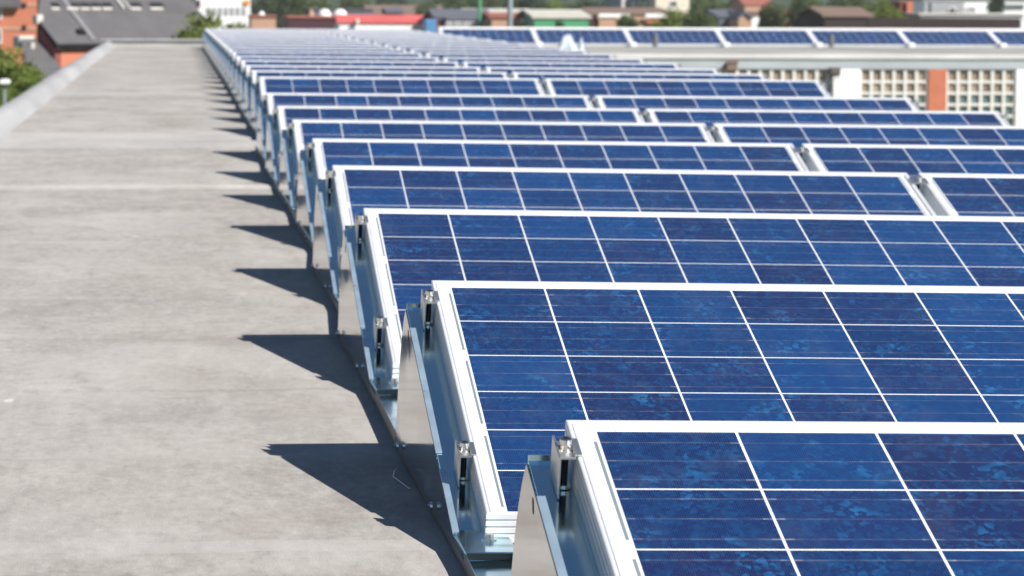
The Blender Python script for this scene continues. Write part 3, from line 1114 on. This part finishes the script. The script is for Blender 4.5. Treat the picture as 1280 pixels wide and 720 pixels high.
house_s = empty("slate_house", (P0.x, P0.y, GROUND), "big grey slate roofed house with a row of skylights, orange brick end below its eave", "building",
                rot=(0, 0, AZ))
Lr = q12(279, 56)[0]
kink = q12(46, 26.5)
topl = q12(52.5, -45)
# local frame: x along eave, y horizontally into the house, z up
def loc(a, b, off=0.0):
    return (a - 0, b * math.cos(SL) - off * math.sin(SL), P0.z - GROUND + b * math.sin(SL) + off * math.cos(SL))
RL = topl[1]
b = MB()
poly = [(0, 0), (Lr, 0), (Lr, RL), (topl[0], RL), (topl[0], topl[1]), (kink[0], kink[1])]
poly = [(0, 0), (Lr, 0), (Lr, RL), topl, kink]
vs = [loc(a, q, 0.10) for a, q in poly] + [loc(a, q, 0.035) for a, q in poly]
n = len(poly)
b.add(vs, [tuple(range(n)), tuple(range(n, 2 * n))[::-1]] + [(i, n + i, n + (i + 1) % n, (i + 1) % n) for i in range(n)])
hip = loc(max(0.3, topl[0]), RL, 0.1)
roof_o = b.build("roof", M['slate'], house_s)
# body: gable end's shade put into darker brick, orange brick under the eave
hE = P0.z - GROUND
zR = loc(0, RL)[2]
yR = loc(0, RL)[1]
b = MB()
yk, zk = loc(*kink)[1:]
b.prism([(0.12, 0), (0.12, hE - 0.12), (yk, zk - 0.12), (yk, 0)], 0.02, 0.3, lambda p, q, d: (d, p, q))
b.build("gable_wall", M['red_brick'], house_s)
b = MB(); b.box(0.3, Lr - 0.1, 0.12, 0.5, 0, hE - 0.16)
b.build("wall", M['orange_brick'], house_s)
b = MB(); b.box(Lr - 0.3, Lr - 0.1, 0.5, 2 * yR, 0, hE)
b.build("wall", M['orange_brick'], house_s)
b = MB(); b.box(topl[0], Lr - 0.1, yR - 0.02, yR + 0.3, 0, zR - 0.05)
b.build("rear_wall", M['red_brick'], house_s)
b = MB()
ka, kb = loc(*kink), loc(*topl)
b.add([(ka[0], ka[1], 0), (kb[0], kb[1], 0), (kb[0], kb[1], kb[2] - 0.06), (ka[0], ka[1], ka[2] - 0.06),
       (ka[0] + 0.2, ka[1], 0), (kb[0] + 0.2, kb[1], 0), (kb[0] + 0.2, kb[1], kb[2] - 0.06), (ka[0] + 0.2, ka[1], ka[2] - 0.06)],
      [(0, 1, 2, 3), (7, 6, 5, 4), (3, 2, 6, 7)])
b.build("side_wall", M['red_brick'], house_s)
# eave gutter
b = MB(); b.box(-0.05, Lr, -0.10, 0.02, hE - 0.09, hE - 0.02)
b.build("gutter", M['dark_hole'], house_s)


def roof_patch(px0, px1, py0, py1, mat, name, parent=None, off=0.14, frame=None):
    a0, b0 = q12(px0, (py0 + py1) / 2, off); a1, b1 = q12(px1, (py0 + py1) / 2, off)
    am, bt = q12((px0 + px1) / 2, py0, off); am, bb = q12((px0 + px1) / 2, py1, off)
    bx = MB()
    pts = [(a0, bb), (a1, bb), (a1, bt), (a0, bt)]
    vs = [loc(p, q, 0.09) for p, q in pts] + [loc(p, q, off) for p, q in pts]
    bx.add(vs, [(0, 3, 2, 1), (4, 5, 6, 7), (0, 1, 5, 4), (1, 2, 6, 5), (2, 3, 7, 6), (3, 0, 4, 7)])
    return bx.build(name, mat, parent or house_s)


for (a, c) in ((64.5, 74.5), (84, 98.5), (101, 112.5), (115, 126), (128.5, 140), (164, 176.5), (188, 204)):
    s = roof_patch(a, c, 3.0, 8.4, M['skylight'], "skylight", off=0.13)
    roof_patch(a, c, 9.2, 11.6, M['stone'], "sill", s, off=0.16)
roof_patch(97.5, 106.5, 35.5, 40, M['dark_hole'], "roof_vent", off=0.24)
for (a, c) in ((149, 151.5), (156.5, 158)):
    roof_patch(a, c, -4, 10, M['stone'], "flue", off=0.2)
# pale flashing strip running up the slope
a0, b0 = q12(116, 54); a1, b1 = q12(76, 0)
mid = (a0 + a1) / 2
b = MB()
pts = [(mid - 0.10, b0), (mid + 0.10, b0), (mid + 0.10, RL - 0.05), (mid - 0.10, RL - 0.05)]
vs = [loc(p, q, 0.102) for p, q in pts] + [loc(p, q, 0.15) for p, q in pts]
b.add(vs, [(4, 5, 6, 7), (0, 1, 5, 4), (1, 2, 6, 5), (2, 3, 7, 6), (3, 0, 4, 7)])
b.build("flashing", M['lead'], house_s)
b = MB(); p = loc(kink[0] + 0.05, kink[1]); b.box(p[0] - 0.14, p[0] + 0.14, p[1] - 0.14, p[1] + 0.14, p[2] - 0.1, p[2] + 0.24)
b.build("finial", M['stone'], house_s, bevel=0.03)

# lower slate annex against the shaded gable
annex = empty("slate_annex", (P0.x, P0.y, GROUND), "low slate roofed annex with a white stone cap, below the orange brick building", "building", rot=(0, 0, AZ))
e2h = Vector((-math.sin(AZ), math.cos(AZ), 0))


def on_gable(px, py):
    d = U(px, py, 100) - CAM
    q = CAM + d * ((P0 - e1 * 0.03 - CAM).dot(e1) / d.dot(e1))
    return q


gA, gB = on_gable(70, 77), on_gable(42, 46)
e2a = (gB - gA).normalized()
nra = e1.cross(e2a).normalized()


def on_annex(px, py):
    d = U(px, py, 100) - CAM
    return CAM + d * ((gA - CAM).dot(nra) / d.dot(nra))


def to_local(p):
    q = p - Vector((P0.x, P0.y, GROUND))
    return (q.dot(e1), q.dot(e2h), q.z)


rim = [gB, gA, gA - e2a * 3.0, on_annex(37, 100), on_annex(26, 49)]
top = [to_local(p) for p in rim]
b = MB()
n = len(top)
b.add(top + [(x, y, z - 0.12) for x, y, z in top], [tuple(range(n))[::-1], tuple(range(n, 2 * n))] + [(i, (i + 1) % n, n + (i + 1) % n, n + i) for i in range(n)])
b.build("roof", M['slate'], annex)
inn = [(x + (0.08 if i > 2 else -0.02), y, z - 0.125) for i, (x, y, z) in enumerate(top)]
b = MB()
b.add(inn + [(x, y, 0) for x, y, z in inn], [(i, (i + 1) % n, n + (i + 1) % n, n + i) for i in range(n)])
b.build("wall", M['orange_brick'], annex)
p = to_local(on_annex(26, 49)); q = to_local(gB)
b = MB(); b.box(p[0] - 0.05, q[0] - 0.03, p[1] + 0.01, p[1] + 0.4, p[2] - 0.3, p[2] + 0.12)
b.build("stone_cap", M['stone'], annex, bevel=0.04)
p = to_local(on_annex(40, 59))
b = MB(); b.cyl((p[0], p[1], p[2] - 0.05), (p[0], p[1], p[2] + 0.16), 0.10, n=14)
b.build("roof_vent", M['stone'], annex)

# white office block with orange sign
r0, w, h = house("office_block", "white office block with a row of windows and a small orange sign", 245, 313, -6, 225, 10, M['white_paint'], roof_mat=M['grey_render'])
for k in range(7):
    patch(r0, 225, 258 + k * 7.4, 262.8 + k * 7.4, 9.5, 19, M['grey_render'], "window", 0.05)
patch(r0, 225, 304.5, 312, 0.5, 6, M['orange_paint'], "sign", 0.12)
patch(r0, 225, 245, 250.5, 0, 9, M['maroon'], "side_panel", 0.06)
# brick wall with a white cone behind
house("brick_shed", "low pale red brick shed right of the white office block", 314, 345, 21.5, 205, 5, M['pale_brick'], roof_mat=M['clay_tile'])
o = empty("silo", (U(327, 20, 212).x, 212, GROUND), "small grey silo with a white conical cap behind the brick shed", "silo")
zt = U(327, 14, 212).z - GROUND
b = MB(); b.cyl((0, 0, 0), (0, 0, zt - 0.5), 0.40, n=20); b.build("body", M['grey_metal'], o)
b = MB(); b.cyl((0, 0, zt - 0.498), (0, 0, zt), 0.46, 0.06, n=20); b.build("cap", M['white_paint'], o)
# maroon hall with red edge, domes
r0, w, h = house("maroon_hall", "long low maroon hall left of the red roofed white building", 361, 424, 23, 205, 9, M['maroon'], roof_mat=M['clay_tile'])
for (a, c) in ((397, 414), (416, 434)):
    D = 213
    ca = U((a + c) / 2, 22, D)
    ra = (U(c, 22, D).x - U(a, 22, D).x) / 2
    b = MB()
    nu, nv = 16, 6
    for j in range(nv + 1):
        for i in range(nu):
            ph, th = math.pi / 2 * j / nv, 2 * math.pi * i / nu
            b.v.append((ra * math.cos(ph) * math.cos(th), ra * math.cos(ph) * math.sin(th), 0.42 * math.sin(ph)))
    for j in range(nv):
        for i in range(nu):
            b.f.append((j * nu + i, j * nu + (i + 1) % nu, (j + 1) * nu + (i + 1) % nu, (j + 1) * nu + i)); b.mi.append(0)
    b.v = [(x + ca.x - r0.location.x, y + D - r0.location.y, z + h + 0.12) for x, y, z in b.v]
    b.build("roof_dome", M['white_paint'], r0, smooth=True)
pz = U(386, 14, 214)
b = MB(); b.cyl((pz.x - r0.location.x, 6, h), (pz.x - r0.location.x, 6, h + 0.5), 0.22, 0.1, n=10)
b.build("chimney", M['pale_brick'], r0)
house("grey_hall", "dark blue grey flat hall behind the white roof domes", 388, 466, 13, 262, 10, M['grey_tile'], roof_mat=M['slate'])
# red roofed white building and blue container
r0, w, h = house("low_shop", "long low white building with a bright red sloping roof", 424, 533, 29.5, 198, 5.0, M['white_paint'], ridge=21.5, roof_mat=M['red_roof'])
pz = U(446.5, 29, 198)
b = MB(); b.box(pz.x - r0.location.x - 0.09, pz.x - r0.location.x + 0.09, -0.5, -0.2, h - 0.05, h + 0.28)
b.build("eave_vent", M['cream'], r0, bevel=0.02)  # small cream vent box at the eave
o = empty("container", (U(539, 30, 186).x, 186, GROUND), "small blue container at the right end of the red roofed building", "container")
zt = U(539, 24.5, 186).z - GROUND
b = MB(); b.box(-0.29, 0.29, 0, 2.4, 0, zt); b.build("body", M['blue_box'], o, bevel=0.02)
b = MB()
for k in range(5): b.box(-0.25 + k * 0.11, -0.21 + k * 0.11, -0.02, -0.001, 0.1, zt - 0.1)
b.build("ribs", M['blue_box'], o)
# brown roofs behind
r0, w, h = house("long_house", "long house with a grey brown roof beyond the red roofed building", 462, 556, 18.5, 275, 11, M['grey_render'], ridge=8.5, roof_mat=M['brown_tile'])
house("dark_shed", "small dark shed roof before the long grey brown roof", 484, 503, 16, 268, 5, M['dark_brown'], ridge=12, roof_mat=M['grey_tile'])
# parked cars behind
def car(px, py, D, label, paint):
    c = U(px, py, D)
    o = empty("parked_car", (c.x, D, GROUND), label, "car", "parked cars beyond the roofs")
    return o
r0, w, h = house("workshop", "red brown workshop with a row of pale shutters", 546, 615, 25.5, 192, 8, M['red_brick'], ridge=14.5, roof_mat=M['grey_tile'])
for k in range(5):
    patch(r0, 192, 557 + k * 11, 566.5 + k * 11, 28.5, 35, M['grey_render'], "shutter", 0.06, M['white_paint'])
r0, w, h = house("brick_annex", "pale brick annex with a white door between workshop and green shed", 614.5, 669, 23, 188, 6, M['pale_brick'], ridge=19, roof_mat=M['clay_tile'])
patch(r0, 188, 650.5, 664.5, 23.5, 28, M['white_paint'], "door_panel", 0.06)
# green shed with pale roof
r0, w, h = house("green_shed", "bright green clad shed with a wide cream roof", 668, 736, 23.2, 183, 9, M['green_sheet'], ridge=15.0, roof_mat=M['pale_roof'])
r0, w, h = house("cream_roof_shed", "shed with a cream gable roof and dark green trim left of the grey mast", 588, 668, 20.5, 194, 9, M['dark_green'], ridge=13.8, roof_mat=M['pale_roof'])
o = empty("flag_post", (U(599.5, 10, 190).x, 190, GROUND), "thin green post rising before the cream roofed shed", "post")
b = MB(); b.cyl((0, 0, 0), (0, 0, 13.0), 0.11, 0.10, n=10); b.build("pole", M['green_sheet'], o)
b = MB(); b.box(-0.12, 0.12, -0.10, 0.10, 12.0, 13.4); b.build("head", M['green_sheet'], o)
# grey mast right behind the wing
c = U(637.5, 20, 74)
o = empty("mast", (c.x, 74, GROUND), "tall grey mast rising just behind the roof, left of the green shed", "mast")
b = MB(); b.cyl((0, 0, 0), (0, 0, 15), 0.07, 0.055, n=14); b.build("pole", M['grey_metal'], o)
b = MB(); b.cyl((0, 0, 0), (0, 0, 0.4), 0.14, 0.12, n=14); b.build("base", M['grey_metal'], o)
# brown roofed terrace
r0, w, h = house("terrace_house", "low brown roofed terrace with pale orange walls behind the wing", 738, 834, 18.5, 190, 7, M['pale_brick'], ridge=12.5, roof_mat=M['brown_tile'])
patch(r0, 190, 738, 747, 18.5, 36, M['maroon'], "end_wall", 0.07)
patch(r0, 190, 747.5, 786, 17.0, 21.5, M['white_paint'], "white_band", 0.35)
patch(r0, 190, 806, 833, 17.0, 22, M['white_paint'], "white_band", 0.35)
patch(r0, 190, 748, 769, 22, 36, M['pale_brick'], "bay", 0.25)
patch(r0, 190, 808, 830, 22.5, 29, M['orange_brick'], "bay", 0.25)
# tall grey and cream blocks behind
r0, w, h = house("grey_block", "tall grey block with many small windows behind the brown terrace", 779, 820, -30, 330, 14, M['grey_render'], roof_mat=M['slate'])
for k in range(4):
    patch(r0, 330, 790 + k * 7.2, 793.5 + k * 7.2, 1, 8, M['white_paint'], "window", 0.06)
r0, w, h = house("cream_block", "tall cream block right of the grey block, above a dark green tree", 820, 862, -30, 325, 14, M['cream'], roof_mat=M['grey_render'])
patch(r0, 325, 838, 846, 2, 7, M['glass'], "window", 0.06, M['white_paint'])
o = empty("chimney_stack", (U(778, 5, 300).x, 300, GROUND), "slim pale chimney stack left of the grey block", "chimney")
b = MB(); b.cyl((0, 0, 0), (0, 0, 13), 0.22, 0.18, n=12); b.build("stack", M['stone'], o)
b = MB(); b.cyl((0, 0, 13.002), (0, 0, 13.3), 0.24, n=12); b.build("rim", M['stone'], o)
# small houses right of centre
r0, w, h = house("gabled_house", "house with a dark grey roof beside a small orange gable", 899, 928, 22, 232, 9, M['grey_tile'], ridge=14.5, roof_mat=M['grey_tile'])
house("orange_gable_house", "small house showing an orange gable to the camera", 923, 938.5, 24, 228, 7, M['pale_brick'], roof_mat=M['grey_tile'], gable=16.8)
house("white_gable_house", "small white gabled house right of the orange gable", 939.5, 961, 22, 236, 7, M['white_paint'], roof_mat=M['brown_tile'], gable=17.5)
house("red_roof_house", "house with a dull red tiled roof among the trees, high in the picture", 931, 966, 7, 345, 10, M['pale_brick'], ridge=-4, roof_mat=M['clay_tile'])
r0, w, h = house("brick_cottage", "pale cottage with orange brick base between trees", 974, 997, 18, 226, 6, M['cream'], ridge=15.5, roof_mat=M['clay_tile'])
patch(r0, 226, 974, 990, 27, 38, M['orange_brick'], "base_wall", 0.10)
r0, w, h = house("barn", "barn with a brown tiled roof and dark wall left of the dark fence", 1031, 1088.5, 21.5, 165, 7, M['dark_brown'], ridge=12.0, roof_mat=M['brown_tile'])
o = empty("fence", (U(1180, 30, 128).x, 128, GROUND), "long dark brown boarded fence wall in front of the white modern house", "fence")
a, c = U(1085, 30, 128).x - o.location.x, U(1276, 30, 128).x - o.location.x
zl, zr = U(1085, 21.5, 128).z - GROUND, U(1276, 23.6, 128).z - GROUND
b = MB(); b.prism([(a, 0), (c, 0), (c, zr), (a, zl)], 0, 0.2, lambda p, q, d: (p, d, q)); b.build("boards", M['dark_brown'], o)
b = MB()
for k in range(8):
    x = a + (c - a) * (k + 0.5) / 8
    b.box(x - 0.02, x + 0.02, -0.012, -0.001, 0, zl + (zr - zl) * (k + 0.5) / 8 - 0.02)
b.build("battens", M['dark_brown'], o)
o = empty("sign_post", (U(1279, 30, 126).x, 126, GROUND), "white post at the right end of the dark brown fence", "post")
zt = U(1279, 23.5, 126).z - GROUND
b = MB(); b.box(-0.11, 0.11, -0.08, 0.08, 0, zt - 0.04); b.build("shaft", M['white_paint'], o, bevel=0.015)
b = MB(); b.box(-0.14, 0.14, -0.11, 0.11, zt - 0.038, zt); b.build("cap", M['white_paint'], o, bevel=0.01)
r0, w, h = house("modern_house", "white modern flat roofed house with a dark strip window, top right", 1155, 1300, 1.5, 250, 12, M['white_paint'], roof_mat=M['grey_render'])
patch(r0, 250, 1155, 1205, 3, 20, M['grey_render'], "grey_panel", 0.06)
patch(r0, 250, 1161, 1163.5, 3, 20, M['glass'], "window", 0.09)
patch(r0, 250, 1187, 1193, 10, 16, M['glass'], "window", 0.10, M['white_paint'])
patch(r0, 250, 1209, 1219, 9, 16, M['grey_render'], "window", 0.07, M['white_paint'])
patch(r0, 250, 1256, 1279, 6.5, 10, M['glass'], "window", 0.07, M['grey_render'])
house("garage_row", "low grey flat roofed garage row between dark fence and white house", 1150, 1279, 19.2, 200, 6, M['grey_render'], roof_mat=M['stone'])
r0, w, h = house("brick_tower", "slim pinkish brick house end among trees left of the white modern house", 1125, 1140, 4, 215, 6, M['red_brick'], roof_mat=M['clay_tile'])
patch(r0, 215, 1132.5, 1140, 2, 22, M['orange_brick'], "orange_bay", 0.25)  # orange brick bay on the right half

# street lamp at the far left
c = U(5.5, 130, 80)
o = empty("street_lamp", (c.x, 80, GROUND), "street lamp with a flat white head before the tree at far left", "street lamp")
zt = U(5.5, 104, 80).z - GROUND
b = MB(); b.cyl((0, 0, 0), (0, 0, zt - 0.02), 0.055, 0.04, n=12); b.build("pole", M['grey_metal'], o)
b = MB()
b.prism([(-0.10, zt - 0.02), (0.13, zt - 0.02), (0.15, zt + 0.05), (0.08, zt + 0.10), (-0.08, zt + 0.09), (-0.12, zt + 0.03)], -0.16, 0.16, lambda p, q, d: (p, d, q))
b.build("lamp_head", M['white_paint'], o, bevel=0.02)


# ------------------------------------------------------------------ trees
def crown_mesh(name, n_leaf, size, mat, seed, rx=1.0, rz=1.0, lobes=16):
    """unit crown: leaves through lobes that together make an uneven mass of about radius 1"""
    g = np.random.default_rng(seed)
    lc = g.normal(size=(lobes, 3)); lc /= np.linalg.norm(lc, axis=1)[:, None]
    lc *= g.uniform(0.30, 0.78, size=(lobes, 1))
    lc[:, 2] = lc[:, 2] * rz
    lc[:, :2] *= rx
    lr = g.uniform(0.22, 0.46, size=lobes)
    w = lr ** 2; w /= w.sum()
    k = g.choice(lobes, size=n_leaf, p=w)
    d = g.normal(size=(n_leaf, 3)); d /= np.linalg.norm(d, axis=1)[:, None]
    c = lc[k] + d * (lr[k] * g.uniform(0.55, 1.08, size=n_leaf))[:, None]
    nn = d + g.normal(size=(n_leaf, 3)) * 0.7; nn /= np.linalg.norm(nn, axis=1)[:, None]
    t = np.cross(nn, g.normal(size=(n_leaf, 3))); t /= np.linalg.norm(t, axis=1)[:, None]
    bq = np.cross(nn, t)
    s = (size * g.uniform(0.6, 1.3, size=n_leaf))[:, None]
    V = np.stack([c - t * s, c + bq * s * 0.55, c + t * s, c - bq * s * 0.55], 1).reshape(-1, 3)
    me = bpy.data.meshes.new(name)
    me.from_pydata(V.tolist(), [], [(4 * i, 4 * i + 1, 4 * i + 2, 4 * i + 3) for i in range(n_leaf)])
    me.materials.append(mat)
    return me, lc


def trunk_mesh(name, lc, h, rad, sz):
    """trunk with limbs into the lobes, for a crown of the given radius whose centre is h above the foot"""
    b = MB()
    r = 0.05 * rad + 0.06
    b.cyl((0, 0, -0.2), (0.02, 0.01, h * 0.55), r * 1.3, r, n=9)
    b.cyl((0.02, 0.01, h * 0.55), (0, 0.02, h + 0.1 * rad), r, r * 0.4, n=9)
    for q in lc[:9]:
        st = (0.01, 0.01, h - rad * (0.25 + 0.35 * random.random()))
        b.cyl(st, (q[0] * rad * 0.85, q[1] * rad * 0.85, h + q[2] * rad * sz * 0.8), r * 0.4, r * 0.1, n=6)
    me = bpy.data.meshes.new(name)
    me.from_pydata([tuple(p) for p in b.v], [], b.f)
    me.materials.append(M['bark'])
    return me


variants = {}
for nm, mat, sd, nl, sz in (('dark', 'leaf_dark', 1, 5200, 0.055), ('mid', 'leaf_mid', 2, 5200, 0.055), ('mid2', 'leaf_mid', 5, 5200, 0.055),
                            ('light', 'leaf_light', 3, 6000, 0.050), ('bright', 'leaf_bright', 4, 4200, 0.06)):
    me, lc = crown_mesh("crown", nl, sz, M[mat], sd)
    variants[nm] = (me, lc)
me, lc = crown_mesh("crown", 4200, 0.06, M['leaf_dark'], 9, rx=0.45, rz=1.25)
variants['conifer'] = (me, lc)


def tree(px, top, D, rad, kind, label, sz=1.0, group="trees among the houses"):
    zt = U(px, top, D).z
    zc_ = zt - rad * sz * 0.98
    o = empty("tree", (U(px, top, D).x, D, GROUND), label, "tree", group)
    o.rotation_euler = (0, 0, random.uniform(0, 6.28))
    cm, lc = variants[kind]
    tm = trunk_mesh("trunk", lc, zc_ - GROUND, rad, sz)
    c = bpy.data.objects.new("crown", cm); col.objects.link(c); c.parent = o
    c.location = (0, 0, zc_ - GROUND); c.scale = (rad, rad, rad * sz)
    t = bpy.data.objects.new("trunk", tm); col.objects.link(t); t.parent = o
    return o


tree(-2, 48, 96, 1.8, 'light', "sunlit green tree behind the street lamp at far left")
tree(24, 78, 94, 1.2, 'light', "smaller green tree right behind the street lamp head")
tree(80, 84, 105, 0.55, 'light', "sparse light green shrub tree before the low slate annex")
tree(264, 4, 76, 1.45, 'light', "light green tree peeking over the far corner of the array", 1.15)
tree(237, 29, 74, 0.8, 'light', "small light green tree top behind the far parapet")
tree(294, 22, 78, 0.8, 'light', "light green sapling top behind the last solar rows")
tree(330, -12, 330, 3.6, 'dark', "dark green tree right of the white office block")
tree(372, -18, 300, 3.6, 'mid', "broad mid green tree above the maroon hall")
tree(352, 4, 285, 1.8, 'dark', "small dark tree behind the brick shed's right end")
tree(412, -16, 310, 3.8, 'mid2', "rounded green tree above the white roof domes")
tree(446, -10, 335, 2.8, 'mid', "green tree left of the long grey brown roof")
tree(476, 0, 300, 1.5, 'mid', "small green tree before the long grey brown roof")
tree(500, -14, 380, 3.0, 'dark', "dark tree beyond the long grey brown roof")
tree(545, -14, 340, 3.6, 'mid2', "wide green tree above the workshop's left end")
tree(575, -12, 345, 3.0, 'mid', "green tree above the workshop roof")
tree(618, -16, 370, 3.4, 'mid', "green tree just left of the grey mast")
tree(658, -14, 300, 2.6, 'dark', "dark tree right of the grey mast")
tree(691, 0, 250, 1.1, 'bright', "small bright yellow green tree above the green shed")
tree(722, -14, 320, 3.4, 'mid2', "dull green tree right of the bright yellow green one")
tree(752, -8, 280, 2.4, 'dark', "dark tree behind the left end of the brown terrace")
tree(786, 17.5, 184, 0.85, 'mid', "green shrub tree before the brown terrace")
tree(806, 4, 290, 1.3, 'mid', "small tree before the tall grey block")
tree(846, 5, 176, 1.9, 'light', "leafy green tree right of the brown terrace, below the cream block")
tree(876, 11, 172, 1.35, 'mid', "lower green tree right of the leafy one below the cream block")
tree(880, -14, 330, 3.6, 'mid', "broad tree right of the tall cream block")
tree(918, -12, 360, 3.2, 'mid2', "green tree left of the dull red roof")
tree(966, 2, 222, 1.5, 'mid', "green tree beside the white gabled house")
tree(1010, -8, 215, 1.9, 'mid', "mid green tree right of the pale cottage")
tree(1026, -10, 262, 2.6, 'mid2', "green tree behind the barn's left end")
tree(1064, -12, 270, 2.8, 'mid', "green tree above the barn's brown roof")
tree(1106, -6, 205, 1.9, 'light', "sunlit green tree left of the slim brick house end")
tree(1150, -14, 290, 2.2, 'dark', "dark tree at the left end of the white modern house")
tree(1246, -8, 240, 1.25, 'conifer', "dark conifer in front of the white modern house")
tree(1188, 13, 232, 0.55, 'mid', "low shrub before the white modern house's grey wall")
tree(1200, -22, 380, 3.6, 'mid', "broad tree behind the white modern house")
tree(1270, -24, 390, 3.8, 'mid2', "green tree behind the right end of the modern house")
tree(955, 24, 222, 0.6, 'mid', "low green bush before the white gabled house")
tree(532, 2, 262, 1.4, 'mid', "green tree before the right end of the long grey brown roof")
tree(905, 10, 240, 1.1, 'mid2', "green bushy tree left of the dark grey roofed house")
tree(1120, 6, 190, 1.2, 'light', "sunlit bush between the barn and the slim brick house end")
tree(700, 25.5, 176, 0.35, 'mid', "small bush before the green shed wall")

# ------------------------------------------------------------------ summer haze over the town
hz = bpy.data.materials.new("thin_haze")
hz.use_nodes = True
nt = hz.node_tree
nt.nodes.remove(nt.nodes["Principled BSDF"])
pv = nt.nodes.new("ShaderNodeVolumePrincipled")
pv.inputs["Color"].default_value = (0.93, 0.95, 0.97, 1)
pv.inputs["Density"].default_value = 0.00018
nt.links.new(pv.outputs[0], nt.nodes["Material Output"].inputs["Volume"])
b = MB()
b.box(-805, 905, -65, 1455, GROUND - 1.5, 36)
o = b.build("haze", hz)
tag(o, kind="stuff")
sc.cycles.volume_bounces = 0
